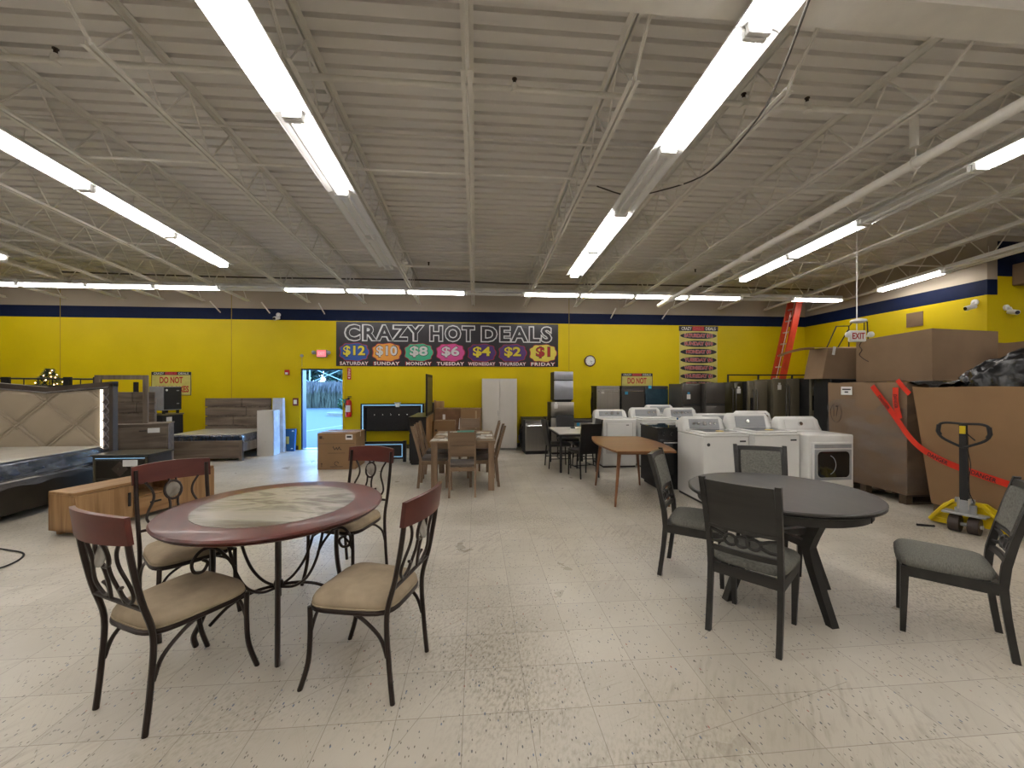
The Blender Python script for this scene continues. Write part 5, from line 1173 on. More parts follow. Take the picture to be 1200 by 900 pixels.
# ---------------------------------------------------------------- appliances
def rounded(mb, x0, x1, y0, y1, z0, z1, b=0.02): return mb.box(x0, x1, y0, y1, z0, z1, b, seg=3)
def console(t, w_, y0, z0, h_, face_m, knobs, dialx=0.0, tall=1.0):
    # raised back console, sloping face towards the front
    pr_ = [(y0, z0), (y0+0.05, z0+h_*0.9), (y0+0.09, z0+h_), (y0+0.17, z0+h_*0.97), (y0+0.17, z0)]
    out_ = []
    n_ = 10
    mb_ = MB(); k = len(pr_); vs = []; fs = []
    xs = [-w_, -w_+0.02, -w_+0.06, w_-0.06, w_-0.02, w_]; sc = [0.45, 0.82, 1.0, 1.0, 0.82, 0.45]
    for x, s in zip(xs, sc): vs += [(x, p[0], z0+(p[1]-z0)*s) for p in pr_]
    for i in range(len(xs)-1):
        for j in range(k): fs.append((i*k+j, i*k+(j+1) % k, (i+1)*k+(j+1) % k, (i+1)*k+j))
    fs += [tuple(range(k-1, -1, -1)), tuple((len(xs)-1)*k+j for j in range(k))]
    mb_.add(vs, fs).build('console', M_appl, t, 50)
    ang = math.atan2(0.05, h_*0.9)
    M0 = Matrix.Translation((0, y0+0.025, z0+h_*0.47)) @ Matrix.Rotation(-ang, 4, 'X')
    p_ = MB().box(-w_+0.09, w_-0.09, -0.006, 0.0, -h_*0.36, h_*0.36, 0.003, M=M0).build('control_panel', face_m, t, None)
    for x, r_ in knobs:
        MB().cyl((x, -0.006, 0), (x, -0.032, 0), r_, 16, r_*0.85, M=M0).build('knob', M_chrome, p_)
    return p_
def washer(label, loc, rz=0, w_=0.31, d_=0.68, h_=0.90, knobs=((-0.16, .018), (-0.09, .018), (0, .03), (0.08, .018), (0.15, .018)), badge=True, glasslid=True, ch=0.19, dot=True):
    t = thing('washing_machine', label, 'washing machine', loc, rz)
    rounded(MB(), -w_, w_, 0, d_, 0.03, h_-0.03, 0.018).build('cabinet', M_appl, t)
    MB().box(-w_+0.02, w_-0.02, 0.02, d_-0.02, 0, 0.05).build('base', M_blackmat, t, None)
    rounded(MB(), -w_-0.002, w_+0.002, -0.006, d_, h_-0.035, h_, 0.014).build('top_deck', M_appl, t)
    l_ = rounded(MB(), -w_+0.03, w_-0.03, 0.01, d_-0.19, h_, h_+0.022, 0.009).build('lid', M_appl, t)
    if glasslid:
        MB().box(-w_+0.10, w_-0.10, 0.10, d_-0.23, h_+0.0225, h_+0.025).build('glass_window', M_glassdk, l_, None)
        MB().cyl((0.02, 0.18, h_+0.0255), (0.02, 0.18, h_+0.027), 0.05, 16).build('yellow_sticker', mat('yellow sticker', (0.6, 0.42, 0.02), 0.5), l_)
    console(t, w_, d_-0.18, h_, ch, M_applgrey, knobs)
    if badge:
        MB().box(w_-0.13, w_-0.05, -0.003, 0.002, h_-0.10, h_-0.08).build('brand_plate', M_ink, t, None)
        if dot: MB().cyl((-w_+0.07, -0.002, h_-0.13), (-w_+0.07, 0.003, h_-0.13), 0.022, 16).build('round_sticker', M_ink, t)
    return t
def dryer(label, loc, rz=0, w_=0.31, d_=0.68, h_=0.90, window=True, knobs=((0.0, .03),), ch=0.19, cm=None):
    t = thing('clothes_dryer', label, 'dryer', loc, rz)
    rounded(MB(), -w_, w_, 0, d_, 0.03, h_, 0.022).build('cabinet', M_appl, t)
    MB().box(-w_+0.02, w_-0.02, 0.02, d_-0.02, 0, 0.05).build('base', M_blackmat, t, None)
    if window:
        dr = rounded(MB(), -w_+0.035, w_-0.035, -0.022, 0.004, 0.22, h_-0.09, 0.012).build('door', M_appl, t)
        MB().box(-w_+0.06, w_-0.06, -0.026, -0.02, h_-0.165, h_-0.115, 0.002).build('handle_recess', M_applgrey, dr, None)
        MB().box(-w_+0.06, w_-0.06, -0.027, -0.02, 0.34, h_-0.18, 0.02).build('window_frame', M_applgrey, dr)
        out_ = []
        for (cx, cz, a0) in ((w_-0.15, h_-0.26, 0), (-w_+0.15, h_-0.26, PI/2), (-w_+0.15, 0.43, PI), (w_-0.15, 0.43, 3*PI/2)):
            out_ += [(cx+0.06*math.cos(a0+k*PI/16), cz+0.06*math.sin(a0+k*PI/16)) for k in range(9)]
        MB().prism(out_, -0.031, -0.026, 'y').build('window_glass', M_glassdk, dr, None)
        MB().tube([(x, -0.031, z) for x, z in out_], 0.005, 6, True).build('chrome_ring', M_grayedge, dr)
        MB().tube([(-0.07+0.1*math.cos(a), -0.0315, (h_+0.16)/2+0.12*math.sin(a)) for a in [(-1.3+k*0.2) for k in range(14)]], 0.004, 5).build('drum_rim', M_applgrey, dr)
    else:
        dr = rounded(MB(), -0.24, 0.24, -0.018, 0.004, 0.28, h_-0.07, 0.02).build('door', M_appl, t)
        MB().box(0.12, 0.17, -0.021, -0.017, h_-0.115, h_-0.10).build('brand_plate', M_ink, dr, None)
        o_ = [(-0.252, 0.268), (0.252, 0.268), (0.252, h_-0.058), (-0.252, h_-0.058)]
        MB().tube([(x, 0.0, z) for x, z in o_], 0.004, 4, True).build('door_gap', M_grayedge, t)
    console(t, w_, d_-0.19, h_, ch, cm or M_applgrey, knobs)
    return t
washer('white top load washer with grey console and round black sticker beside the walnut table', (3.19, 4.98, 0))
washer('white top load washer with wide glass lid between the sticker washer and the windowed dryer', (3.82, 4.90, 0), 0, dot=False, knobs=((-0.05, .028),), ch=0.22, h_=0.92)
dryer('white dryer with dark round cornered window at the right end of the front row', (4.46, 4.79, 0), 0, h_=0.905, cm=M_appl)
dryer('white dryer with plain square door behind the black chair', (2.66, 7.42, 0), 0, 0.325, 0.68, 0.90, False, ((-0.1, .018), (0.02, .028), (0.14, .018)), 0.15)
washer('white washer behind the black glass topped range', (3.36, 7.35, 0), 0, 0.31, knobs=((0.05, .03), (0.15, .018), (0.2, .018)), glasslid=False)
washer('white washer in the back row directly behind the sticker washer, five knobs', (4.02, 7.20, 0), 0, 0.31, knobs=((-0.15, .016), (-0.08, .016), (0, .026), (0.08, .016), (0.15, .016)))
washer('white washer peeking over from the rear row, farthest of the white ones', (3.98, 8.05, 0), 0, 0.31, knobs=((0, .028),), glasslid=False, h_=0.92)
washer('white appliance with bare console behind the gap of the two front washers', (3.95, 5.95, 0), 0, 0.31, knobs=(), glasslid=False, badge=False, ch=0.15, h_=0.91)
dryer('white dryer rear row behind the windowed dryer, only its console showing', (4.78, 6.15, 0), 0, knobs=((-0.16, .03), (0.2, .03)), window=False)
# black range
t = thing('black_range', 'black appliance with glossy dark top between walnut table and sticker washer', 'range', (2.96, 5.75, 0))
MB().box(-0.33, 0.33, 0, 0.62, 0.05, 0.895, 0.006).build('body', M_blackmat, t, None)
MB().box(-0.34, 0.34, -0.02, 0.63, 0.895, 0.92, 0.006).build('glass_top', M_glassdk, t)
MB().box(-0.29, 0.29, 0.03, 0.58, 0, 0.05).build('base', M_blackmat, t, None)
d_ = MB().box(-0.31, 0.31, -0.03, 0.0, 0.22, 0.74, 0.008).build('oven_door', M_glassdk, t); MB().cyl((-0.27, -0.06, 0.70), (0.27, -0.06, 0.70), 0.012, 10).build('handle', M_chrome, d_)
for x in (-0.24, -0.12, 0.12, 0.24): MB().cyl((x, -0.035, 0.82), (x, 0.0, 0.82), 0.022, 12).build('knob', M_black, t)
t = thing('spray_bottle', 'small clear bottle with blue cap standing on the black range', 'bottle', (2.98, 5.85, 0.92)); MB().lathe([(0.022, 0), (0.024, 0.01), (0.024, 0.07), (0.01, 0.09), (0.01, 0.10)], 12).build('body', M_label, t); MB().lathe([(0.012, 0.10), (0.012, 0.125), (0.005, 0.13)], 10).build('cap', M_bluebox, t)
# dishwashers
M_bsticker = mat('blue energy sticker', (0.02, 0.30, 0.55), 0.5)
def dishwasher(label, loc, rz, front, w_=0.27, d_=0.50, h_=0.76, sticker=None, hoses=False, handle='bar'):
    t = thing('dishwasher', label, 'dishwasher', loc, rz, 'dishwashers')
    MB().box(-w_+0.01, w_-0.01, 0.03, d_, 0.05, h_-0.012, 0.03, seg=2).build('tub', M_blackmat, t)
    MB().box(-w_, w_, 0.02, d_-0.02, h_-0.02, h_, 0.004).box(-w_+0.02, w_-0.02, 0.04, d_-0.03, 0, 0.06).build('frame', M_blackmat, t, None)
    dr = MB().box(-w_+0.005, w_-0.005, -0.012, 0.03, 0.08, h_-0.07, 0.006).build('door', front, t)
    MB().box(-w_+0.005, w_-0.005, -0.008, 0.03, h_-0.066, h_-0.005, 0.004).build('control_strip', M_steeldk if handle == 'pocket' else front, t)
    if handle == 'bar': MB().tube([(-w_+0.04, -0.012, h_-0.12), (-w_+0.05, -0.045, h_-0.12), (w_-0.05, -0.045, h_-0.12), (w_-0.04, -0.012, h_-0.12)], 0.009, 8).build('handle', M_chrome, dr)
    elif handle == 'pocket': MB().box(-0.07, 0.07, -0.0135, -0.011, h_-0.055, h_-0.02).build('pocket_handle', M_ink, dr, None)
    if sticker:
        sx_, sz_, m_ = sticker; MB().box(sx_-0.035, sx_+0.035, -0.0145, -0.0125, sz_-0.035, sz_+0.035).build('energy_sticker', m_, dr, None)
    if hoses: MB().tube(spline([(-w_-0.01, 0.3, 0.6), (-w_-0.04, 0.3, 0.4), (-w_-0.02, 0.32, 0.1), (-w_-0.03, 0.25, 0.5)]), 0.012, 6).build('hose', M_blackmat, t)
    return t
dishwasher('steel dishwasher on the floor left of the marble table', (1.35, 9.0, 0), math.radians(4), M_steel, hoses=True)
dishwasher('black sided dishwasher behind the left floor one, nearest the white wardrobe', (1.36, 9.60, 0), 0, M_steeldk, hoses=True)
dishwasher('steel dishwasher on the floor just left of the stacked fridges', (1.93, 9.0+0.64, 0), 0, M_steel)
dishwasher('dark dishwasher with blue sticker between stacked fridges and white dryer', (2.44, 9.0, 0), 0, M_steel, sticker=(-0.17, 0.66, M_bsticker), handle='pocket')
specs = [(2.98, 'leftmost', M_steel, (-0.13, 0.62, M_label), 'bar', True), (3.56, 'middle', M_steeldk, (-0.16, 0.60, M_bsticker), 'bar', False), (4.12, 'rightmost blue filmed', M_bluefilm, (-0.17, 0.735, M_bsticker), 'pocket', False)]
for x, nm, m_, st, hd, hs in specs:
    dishwasher(f'lower dishwasher of the {nm} stacked pair behind the white dryer', (x, 9.05, 0), 0, M_steel if x < 3.3 else M_steeldk, handle='bar')
    dishwasher(f'upper dishwasher of the {nm} stacked pair below the warning sign', (x, 9.05, 0.76), 0, m_, sticker=st, handle=hd, hoses=hs)
def fridge(label, loc, rz, w_, d_, h_, front, side, layout='french', disp=False, tag_=None, name='refrigerator'):
    t = thing(name, label, 'refrigerator', loc, rz, 'refrigerators')
    MB().box(-w_, w_, 0.05, d_, 0.03, h_-0.01, 0.006).build('cabinet', side, t, None)
    MB().box(-w_+0.03, w_-0.03, 0.06, d_-0.03, 0, 0.04).build('base', M_blackmat, t, None)
    def door(x0, x1, z0, z1, hx=None):
        d2 = MB().box(x0+0.003, x1-0.003, 0.0, 0.052, z0+0.003, z1-0.003, 0.012, seg=2).build('door', front, t)
        if hx is not None: MB().tube([(hx, 0.0, z0+0.12*(z1-z0)), (hx, -0.04, z0+0.16*(z1-z0)), (hx, -0.04, z0+0.84*(z1-z0)), (hx, 0.0, z0+0.88*(z1-z0))], 0.011, 8).build('handle', M_steeldk, d2)
        return d2
    if layout == 'french':
        a = door(-w_, 0, 0.62*h_*0.62, h_, -0.035); b = door(0, w_, 0.62*h_*0.62, h_, 0.035); door(-w_, w_, 0.05, 0.62*h_*0.62)
    elif layout == 'side':
        a = door(-w_, -0.08, 0.05, h_, -0.12); b = door(-0.08, w_, 0.05, h_, -0.04)
    else:
        a = door(-w_, w_, 0.72*h_, h_); b = door(-w_, w_, 0.05, 0.70*h_)
        MB().box(-w_+0.02, w_-0.01, 0.0, 0.05, 0.70*h_, 0.72*h_).build('handle_groove', M_blackmat, t, None)
    if disp:
        MB().box(-w_*0.8, -w_*0.35, -0.003, 0.0, h_*0.60, h_*0.78, 0.004).build('water_dispenser', M_glassdk, a, None)
    if tag_:
        MB().box(tag_[0]-0.04, tag_[0]+0.04, -0.004, -0.001, tag_[1]-0.06, tag_[1]+0.04).build('price_tag', M_label, a, None)
        MB().box(tag_[0]-0.025, tag_[0]+0.025, -0.004, -0.001, tag_[1]+0.045, tag_[1]+0.085).build('tag_header', tag_[2], a, None)
    return t
fridge('small top freezer fridge, lower of the stack beside the marble table', (1.90, 8.9, 0), 0, 0.255, 0.5, 1.165, M_steel, M_blackmat, 'top', False, (-0.15, 1.08, M_label))
fridge('grey filmed top freezer fridge standing on the lower steel fridge', (1.93, 8.92, 1.165), 0, 0.215, 0.45, 0.675, M_steelblue, M_blackmat, 'top')
fr_specs = [(4.57, 8.35, 0.21, 'front door', M_steeldk, M_steeldk, 1.575, 'top', False, (-0.07, 1.30, M_bsticker), 'slim dark steel fridge with blue sticker beside the stacked dishwashers'),
    (5.00, 8.18, 0.215, '', M_steeldk, M_steeldk, 1.59, 'top', False, None, 'dark mirror like fridge right of the blue stickered one'),
    (5.46, 8.28, 0.22, '', mat('olive black fridge', (0.045, 0.04, 0.018), 0.25, 0.2), M_blackmat, 1.60, 'french', False, (0.12, 1.42, M_label), 'olive black fridge with white tag under the price poster'),
    (5.92, 8.15, 0.22, '', M_olive, M_blackmat, 1.63, 'side', True, None, 'taupe steel fridge with water dispenser and black side'),
    (6.52, 8.10, 0.30, '', M_olive, M_olive, 1.67, 'french', False, (-0.16, 1.50, M_label), 'olive filmed double door fridge with white hanging tag'),
    (7.02, 7.85, 0.17, '', M_olive, M_blackmat, 1.69, 'side', True, (0.05, 1.55, mat('yellow tag', (0.6, 0.45, 0.02), 0.5)), 'olive filmed fridge with yellow tag below the ladder')]
for x, y, w_, _, f_m, s_m, h_, lay, dp, tg, lb in fr_specs: fridge(lb, (x, y, 0), 0, w_, 0.62, h_, f_m, s_m, lay, dp, tg)
t = thing('black_freezer', 'black upright freezer right of the yellow tagged fridge', 'freezer', (7.12, 7.35, 0)); MB().box(-0.28, 0.28, 0.04, 0.42, 0.02, 1.66, 0.006).build('cabinet', M_blackmat, t, None)
MB().box(-0.28, 0.28, 0.0, 0.038, 0.06, 1.28, 0.008).build('lower_door', M_black, t); MB().box(-0.28, 0.28, 0.0, 0.038, 1.29, 1.655, 0.008).build('upper_door', M_black, t); MB().box(-0.26, 0.26, 0.05, 0.40, 0, 0.02).build('base', M_blackmat, t, None)
t = thing('brown_cabinet', 'dark brown upright cabinet between black freezer and wrapped pallet box', 'cabinet', (7.66, 7.25, 0)); MB().box(-0.24, 0.24, 0, 0.7, 0.03, 1.645, 0.004).build('body', mat('dark brown laminate', (0.05, 0.032, 0.02), 0.5, var=0.2), t, None); MB().box(-0.22, 0.22, 0.02, 0.68, 0, 0.03).build('plinth', M_blackmat, t, None)
# metal bed rail over the fridges, ladder, loop frame
t = thing('black_metal_frame', 'black metal frame lying on top of the dark fridges', 'bed frame', (5.85, 9.1, 0))
mb = MB().box(0, 2.3, -0.015, 0.015, 1.76, 1.79)
mb.build('top_rail', M_blackmat, t, None)
for x in (0.0, 0.75, 1.6, 2.27): MB().box(x, x+0.03, -0.015, 0.015, 0, 1.76).build('upright', M_blackmat, t, None)
t = thing('extension_ladder', 'orange fibreglass extension ladder leaning up to the roof in the far right corner', 'ladder', (0, 0, 0))
def lad(u, y): return Vector((6.93+0.86*u, y, 3.68*u))
for y, wd in ((9.28, 0.045), (9.56, 0.04)):
    m_ = MB(); a, b = lad(0, y), lad(1, y); dx = 0.042
    m_.hexa([a+Vector((-dx, -wd/2, 0)), a+Vector((dx, -wd/2, 0)), a+Vector((dx, wd/2, 0)), a+Vector((-dx, wd/2, 0))], [b+Vector((-dx, -wd/2, 0)), b+Vector((dx, -wd/2, 0)), b+Vector((dx, wd/2, 0)), b+Vector((-dx, wd/2, 0))])
    m_.build('rail', M_ladder, t, None)
    m_ = MB(); a, b = lad(0.18, y), lad(0.98, y); off = Vector((0.085, 0.012, -0.02))
    a += off; b += off; m_.hexa([a+Vector((-0.035, -wd/2, 0)), a+Vector((0.035, -wd/2, 0)), a+Vector((0.035, wd/2, 0)), a+Vector((-0.035, wd/2, 0))], [b+Vector((-0.035, -wd/2, 0)), b+Vector((0.035, -wd/2, 0)), b+Vector((0.035, wd/2, 0)), b+Vector((-0.035, wd/2, 0))])
    m_.build('fly_rail', M_ladder, t, None)
for k in range(1, 13):
    u = k/13.0; a, b = lad(u, 9.29), lad(u, 9.55); MB().cyl(a, b, 0.017, 8).build('rung', M_alu, t)
MB().cyl(lad(0.4, 9.4)+Vector((-0.03, 0, 0)), lad(0.9, 9.4)+Vector((-0.03, 0, 0)), 0.008, 6).build('rope', M_label, t)
for y in (9.28, 9.56): MB().box(lad(0, y).x-0.07, lad(0, y).x+0.07, y-0.03, y+0.03, 0, 0.03).build('foot', M_rubber, t, None)
t = thing('tubular_rack', 'black tubular metal frame standing up behind the open cartons near the exit sign', 'metal frame', (0, 8.15, 0))
r_ = 0.013
MB().tube([(7.42, 0, 0.0), (7.46, 0, 2.30), (7.70, 0, 2.80), (7.99, 0, 2.81)], r_, 8).build('left_loop', M_blackmat, t)
MB().tube([(7.99, 0, 0.0), (7.99, 0, 2.80), (8.08, 0, 2.90), (8.32, 0, 2.95), (8.42, 0, 2.90), (8.44, 0, 2.50), (8.44, 0, 0.0)], r_, 8).build('right_loop', M_blackmat, t)
MB().tube([(8.38, 0.03, 2.92), (8.38, 0.03, 0.0)], r_*0.8, 8).tube([(7.70, 0, 0.0), (7.72, 0, 2.32), (7.97, 0, 2.72)], r_, 8).build('inner_bar', M_blackmat, t)

# ---------------------------------------------------------------- right side: pallets and cartons
def pallet(label, x0, x1, y0, y1):
    t = thing('wood_pallet', label, 'pallet', ((x0+x1)/2, (y0+y1)/2, 0)); a = (x1-x0)/2; b = (y1-y0)/2
    m_ = MB()
    for k in range(7): yy = -b+(2*b-0.09)*k/6; m_.box(-a, a, yy, yy+0.09, 0.10, 0.12)
    m_.build('deck_boards', M_pallet, t, None)
    m_ = MB()
    for xx in (-a, -0.045, a-0.09):
        for yy in (-b, -0.045, b-0.09): MB().box(xx, xx+0.09, yy, yy+0.09, 0.018, 0.10).build('block', M_pallet, t, None)
    m_ = MB()
    for yy in (-b, -0.045, b-0.09): m_.box(-a, a, yy, yy+0.09, 0, 0.018)
    m_.build('bottom_boards', M_pallet, t, None)
    return t
def gaylord(label, cx, cy, z0, w_, d_, h_, flare=0.0, m=None, flare_y=None, name='pallet_box'):
    t = thing(name, label, 'carton', (cx, cy, z0)); m = m or M_card; fy = flare if flare_y is None else flare_y
    a, b = w_/2, d_/2; n = 8; mb_ = MB()
    def wall(p0, p1, q0, q1, th):
        # p0,p1 bottom ends; q0,q1 top ends, gentle outward bulge
        c = Vector(((p0[0]+p1[0])/2, (p0[1]+p1[1])/2, 0)); nrm = c.normalized()
        def f(s):
            def g(u, v):
                x = (p0[0]*(1-u)+p1[0]*u)*(1-v)+(q0[0]*(1-u)+q1[0]*u)*v; y = (p0[1]*(1-u)+p1[1]*u)*(1-v)+(q0[1]*(1-u)+q1[1]*u)*v
                e = 0.02*math.sin(PI*u)*math.sin(PI*v*0.9)-s*th
                return (x+nrm.x*e, y+nrm.y*e, h_*v+0.008*math.sin(7*u+c.x*3)*v)
            return g
        vs = []; fs = []
        for s in (0, 1):
            g = f(s); vs += [g(i/n, j/n) for j in range(n+1) for i in range(n+1)]
        m2 = (n+1)**2
        for j in range(n):
            for i in range(n):
                q = j*(n+1)+i; fs.append((q, q+1, q+n+2, q+n+1)); fs.append((m2+q, m2+q+n+1, m2+q+n+2, m2+q+1))
        for i in range(n): q = n*(n+1)+i; fs.append((q, q+1, m2+q+1, m2+q)); fs.append((i, m2+i, m2+i+1, i+1))
        for j in range(n): q = j*(n+1); fs.append((q, q+n+1, m2+q+n+1, m2+q)); q += n; fs.append((q, m2+q, m2+q+n+1, q+n+1))
        mb_.add(vs, fs)
    B = [(-a, -b), (a, -b), (a, b), (-a, b)]; T = [(-a-flare, -b-fy), (a+flare, -b-fy), (a+flare, b+fy), (-a-flare, b+fy)]
    for i in range(4): wall(B[i], B[(i+1) % 4], T[i], T[(i+1) % 4], 0.012)
    mb_.build('walls', m, t, 30)
    MB().box(-a, a, -b, b, 0.0, 0.01).build('bottom', m, t, None)
    return t
pallet('dark wooden pallet under the film wrapped carton', 5.48, 6.66, 4.78, 5.95)
gb = gaylord('tall film wrapped carton tied with red danger tape beside the windowed dryer', 6.07, 5.36, 0.12, 1.14, 1.14, 1.45, 0.02, M_carddk)
M_wr = MB()
for k, (p, q) in enumerate((((-0.60, -0.60), (0.60, -0.60)), ((-0.60, 0.60), (-0.60, -0.60)))):
    def f(u, v, p=p, q=q, k=k):
        x = p[0]*(1-u)+q[0]*u; y = p[1]*(1-u)+q[1]*u; e = 0.012*math.sin(11*u+5*v)+0.008*math.sin(29*v-9*u)+0.02*math.sin(PI*v)*math.sin(PI*u)
        return (x-(e if k else 0), y-(0 if k else e), 0.02+(1.14+0.05*math.sin(5*u))*v)
    M_wr.grid(f, 30, 30)
M_wr.build('stretch_wrap', M_filmhaze, gb, 60)
o = MB().box(-0.001, 0.001, -0.09, 0.09, -0.06, 0.06).build('paper_label', M_label, gb, None); o.location = (-0.618, 0.24, 1.33); MB().box(-0.002, -0.001, -0.07, 0.07, 0.01, 0.03).box(-0.002, -0.001, -0.03, 0.03, -0.03, -0.01).build('label_print', M_ink, o, None)
text('17', M_cardmark, gb, -0.635, 0.40, 1.02, 0.085, 0.17, 0.0, (PI/2, 0, -PI/2), name='marker_number')
MB().tube([(-0.632, 0.40+0.095*math.cos(a*PI/10), 1.01+0.14*math.sin(a*PI/10)*(1.15 if math.sin(a*PI/10) < 0 else 0.9)) for a in range(20)], 0.003, 4, True).build('marker_circle', M_cardmark, gb)
pallet('dark wooden pallet under the big open carton at the right edge', 5.46, 6.66, 3.05, 4.45)
gc = gaylord('big open cardboard pallet box behind the pallet truck at the right edge', 6.06, 3.80, 0.12, 1.26, 1.30, 1.39, 0.05, M_card, 0.17)
# black bag heaped in the open carton
def bag(u, v):
    a = 2*PI*u; r_ = math.cos(v*PI/2)**0.55
    x = 6.10+0.60*r_*math.cos(a)*(1+0.05*math.sin(5*a)); y = 3.86+0.78*r_*math.sin(a)*(1+0.06*math.cos(4*a+1))
    hump = 0.28+0.24*math.exp(-((y-3.75)/0.34)**2)
    z = 1.45+hump*math.sin(v*PI/2)**0.8*(1.0+0.12*math.sin(3*a+1)*r_) + 0.018*math.sin(11*a+7*v)+0.014*math.sin(23*a-11*v)+0.008*math.sin(41*a+30*v)
    return (x+0.012*math.sin(27*a+14*v), y+0.015*math.sin(19*a-17*v), z)
o = MB().grid(bag, 140, 34).build('black_plastic_bag', M_bag, None, 70); tag(o, 'crumpled black plastic bag heaped in the big open carton', 'bag')
MB().grid(lambda u, v: (5.50+0.3*v, 4.15+0.62*u, 1.535+0.03*math.sin(9*u)+0.06*v*(1-u)+0.02*math.sin(21*u+6*v)), 30, 8).build('loose_edge', M_bag, o, 60)
gaylord('grey brown carton carrying the big closed carton behind the wrapped one', 7.52, 6.25, 0, 1.45, 1.6, 1.58, 0, M_carddk)
t = thing('big_carton', 'large closed grey brown carton standing on the stacked cartons below the wall vent', 'carton', (6.65, 5.44, 1.60))
# footprint corners (local): near corner at origin
c0 = (0.0, 0.0); cl = (0.44, 1.64); crr = (1.40, 0.22); cb = (1.84, 1.86)
MB().prism([c0, crr, cb, cl], 0, 0.765).build('body', M_carddk, t, None)
MB().box(-0.002, 0.002, 0.0, 0.003, 0.0, 0.765, M=Matrix.Translation((0.235, 0.85, 0))).build('panel_joint', M_cardmark, t, None)
nrm = Vector((-1.64, 0.44, 0)).normalized()
def Lp(f, z, e=0.006): return (0.44*f+nrm.x*e, 1.64*f+nrm.y*e, z)
MB().tube(spline([Lp(0.90, 0.74), Lp(0.94, 0.66), Lp(0.90, 0.58), Lp(0.94, 0.50), Lp(0.88, 0.42), Lp(0.80, 0.36)]), 0.008, 5).build('torn_string', M_cardmark, t)
t = thing('open_carton', 'open grey brown carton with a bent flap left of the hanging exit sign', 'carton', (7.28, 7.40, 1.66), math.radians(-4))
MB().hexa([(-0.55, -0.0, 0), (0.42, 0.0, 0), (0.42, 0.5, 0), (-0.55, 0.5, 0)], [(-0.42, 0.03, 0.60), (0.50, 0.03, 0.60), (0.50, 0.5, 0.62), (-0.42, 0.5, 0.62)]).build('body', M_carddk, t, None)
MB().hexa([(-0.42, 0.03, 0.60), (0.50, 0.03, 0.60), (0.50, 0.04, 0.60), (-0.42, 0.04, 0.60)], [(-0.80, 0.32, 0.63), (0.46, 0.32, 0.66), (0.46, 0.33, 0.66), (-0.80, 0.33, 0.63)]).build('flap', M_card, t, None)
MB().grid(lambda u, v: (-0.45-0.75*u, 0.33, 0.60+0.05*v-0.16*u*u), 10, 1).build('curled_flap', M_card, t)
MB().box(-0.44, -0.39, -0.01, 0.0, 0.40, 0.56, M=Matrix.Rotation(0.18, 4, 'Y')).build('white_tag', M_label, t, None)
gaylord('further grey brown carton at the right edge behind the black bag', 8.35, 4.70, 0, 1.4, 1.3, 2.15, 0.02, M_carddk)
# danger tape
def ribbon(pts, w_, m, parent, name='tape_band', wdir=(0, 0, 1)):
    P_ = spline(pts, 8); vs = []; k = len(P_)
    for i, p in enumerate(P_):
        tg_ = (P_[min(i+1, k-1)]-P_[max(i-1, 0)]).normalized(); nn = Vector((1, 0, 0)); up = tg_.cross(nn).normalized()*(w_/2)
        vs += [p-up, p+up]
    return MB().add(vs, [(2*i, 2*i+1, 2*i+3, 2*i+2) for i in range(k-1)]).build(name, m, parent, 60)
t = thing('danger_tape', 'red danger tape draped across the wrapped carton and the open carton', 'tape', (0, 0, 0))
ribbon([(5.445, 5.20, 1.52), (5.435, 5.00, 1.28), (5.425, 4.82, 1.05), (5.37, 4.64, 0.88), (5.32, 4.45, 0.76), (5.31, 4.20, 0.655), (5.32, 3.95, 0.59), (5.34, 3.62, 0.52)], 0.07, M_dangertape, t)
ribbon([(5.442, 4.88, 1.50), (5.435, 4.87, 1.30), (5.43, 4.82, 1.10)], 0.075, M_dangertape, t)
ribbon([(5.445, 4.86, 1.60), (5.44, 4.78, 1.50), (5.435, 4.70, 1.42)], 0.06, M_dangertape, t)
for (x, y, z, ang, wd) in ((5.43, 5.02, 1.30, -0.89, 0.22), (5.305, 4.28, 0.685, -0.36, 0.22), (5.32, 3.86, 0.57, -0.22, 0.22), (5.432, 4.868, 1.32, -1.50, 0.18)):
    o = text('DANGER', M_ink, t, x-0.004, y, z, wd, 0.045, 0.02, (PI/2, 0, -PI/2)); o.rotation_euler = (Matrix.Rotation(-PI/2, 4, 'Z') @ Matrix.Rotation(-ang, 4, 'Y') @ Matrix.Rotation(PI/2, 4, 'X')).to_euler()

# pallet truck: forks reach under the open carton
t = thing('pallet_truck', 'yellow hand pallet truck with black handle in front of the open carton', 'pallet jack', (5.16, 3.87, 0), face(0.92, 0.40))
for s in (-1, 1):
    MB().prism([(0.02, 0.02), (0.30, 0.045), (0.30, 0.085), (0.12, 0.085), (0.02, 0.07)], s*0.235-0.065, s*0.235+0.065, 'x').box(s*0.235-0.065, s*0.235+0.065, 0.28, 0.33, 0.045, 0.085).build('fork', M_jack, t, None)
    MB().box(s*0.235-0.045, s*0.235+0.045, 0.26, 0.32, 0.0, 0.05).build('fork_tip_wheel', M_rubber, t, None)
MB().prism([(-0.30, 0.05), (0.30, 0.05), (0.30, 0.09), (0.20, 0.24), (0.12, 0.30), (-0.12, 0.30), (-0.20, 0.24), (-0.30, 0.09)], 0.03, 0.06, 'y').build('fork_frame', M_jack, t, None)
MB().tube([(-0.29, -0.02, 0.05), (-0.19, -0.04, 0.20), (-0.11, -0.04, 0.29), (0.11, -0.04, 0.29), (0.19, -0.04, 0.20), (0.29, -0.02, 0.05)], 0.022, 6).build('front_guard', M_jack, t)
for s in (-1, 1): MB().cyl((s*0.03, -0.12, 0.085), (s*0.11, -0.12, 0.085), 0.085, 24).build('steer_wheel', M_rubber, t)
MB().cyl((-0.13, -0.12, 0.085), (0.13, -0.12, 0.085), 0.02, 10).box(-0.16, 0.16, -0.19, -0.05, 0.185, 0.205, 0.004).build('axle_plate', M_applgrey, t)
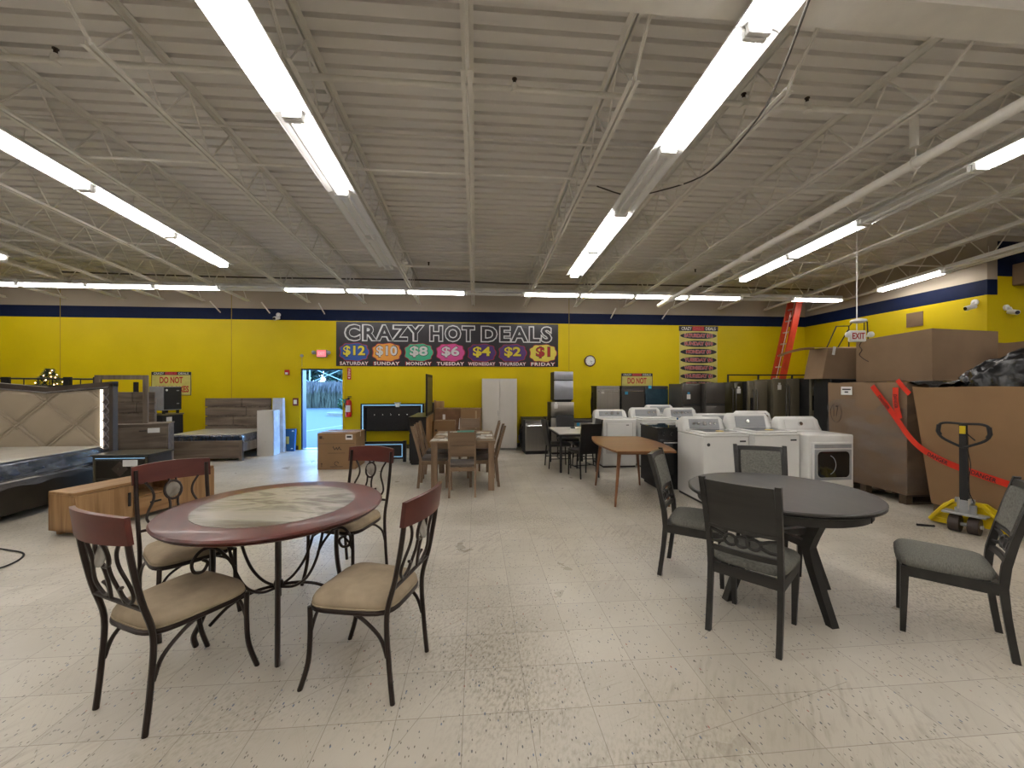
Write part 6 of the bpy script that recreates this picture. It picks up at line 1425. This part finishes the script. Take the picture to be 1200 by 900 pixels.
MB().cyl((0, -0.12, 0.205), (0, -0.12, 0.34), 0.05, 16).cyl((0.06, -0.14, 0.205), (0.06, -0.14, 0.30), 0.03, 12).box(-0.07, 0.07, -0.16, -0.08, 0.20, 0.26, 0.01).cyl((-0.07, -0.12, 0.33), (0.07, -0.12, 0.33), 0.028, 12).build('hydraulic_pump', M_applgrey, t)
MB().box(-0.05, -0.03, -0.16, -0.09, 0.24, 0.36, 0.004).box(0.03, 0.05, -0.16, -0.09, 0.24, 0.36, 0.004).build('pivot_lugs', M_alu, t)
MB().hexa([(-0.034, -0.15, 0.33), (0.034, -0.15, 0.33), (0.034, -0.10, 0.33), (-0.034, -0.10, 0.33)], [(-0.027, -0.19, 1.12), (0.027, -0.19, 1.12), (0.027, -0.155, 1.12), (-0.027, -0.155, 1.12)]).build('tow_bar', M_blackmat, t, None)
hz = 1.13
MB().tube(spline([(0, -0.175, hz), (-0.12, -0.175, hz+0.005), (-0.175, -0.175, hz-0.02), (-0.185, -0.175, hz-0.09), (-0.15, -0.175, hz-0.16), (-0.02, -0.175, hz-0.235), (0.0, -0.175, hz-0.24), (0.02, -0.175, hz-0.235), (0.15, -0.175, hz-0.16), (0.185, -0.175, hz-0.09), (0.175, -0.175, hz-0.02), (0.12, -0.175, hz+0.005), (0, -0.175, hz)], 5), 0.013, 8).build('handle_loop', M_blackmat, t)
for s in (-1, 1): MB().tube([(s*0.178, -0.175, hz-0.02), (s*0.186, -0.175, hz-0.09), (s*0.17, -0.175, hz-0.13)], 0.019, 8).build('hand_grip', M_blackmat, t)
MB().box(-0.022, 0.022, -0.198, -0.19, hz-0.10, hz-0.02).build('yellow_label', M_jack, t, None)
MB().tube([(0.02, -0.18, hz-0.09), (0.09, -0.20, hz-0.16)], 0.006, 6).build('release_lever', M_blackmat, t)
MB().tube(spline([(0.03, -0.18, 0.88), (0.05, -0.16, 0.7), (0.03, -0.17, 0.5), (0.07, -0.15, 0.33)]), 0.004, 5).build('release_cable', M_blackmat, t)
tag(MB().tube([(4.78, 4.06, 0.012), (4.92, 4.00, 0.012)], 0.012, 6).build('black_strap_end', M_blackmat), 'short black strap lying on the floor left of the pallet truck wheels', 'strap')
# white pipe along the wall base and small floor debris
tag(MB().tube(spline([(1.02, 10.12, 0.012), (1.1, 10.12, 0.10), (1.25, 10.12, 0.2), (1.4, 10.13, 0.3)]), 0.008, 6).build('appliance_cord', M_blackmat), 'dark cord rising along the wall between wardrobe and dishwashers', 'cord')
tag(MB().box(1.05, 1.25, 10.10, 10.13, 0.17, 0.30).build('wall_patch', M_white), 'pale patch of unpainted wall right of the white wardrobe', 'wall patch')
bpy.data.objects['wall_patch']['kind'] = 'structure'
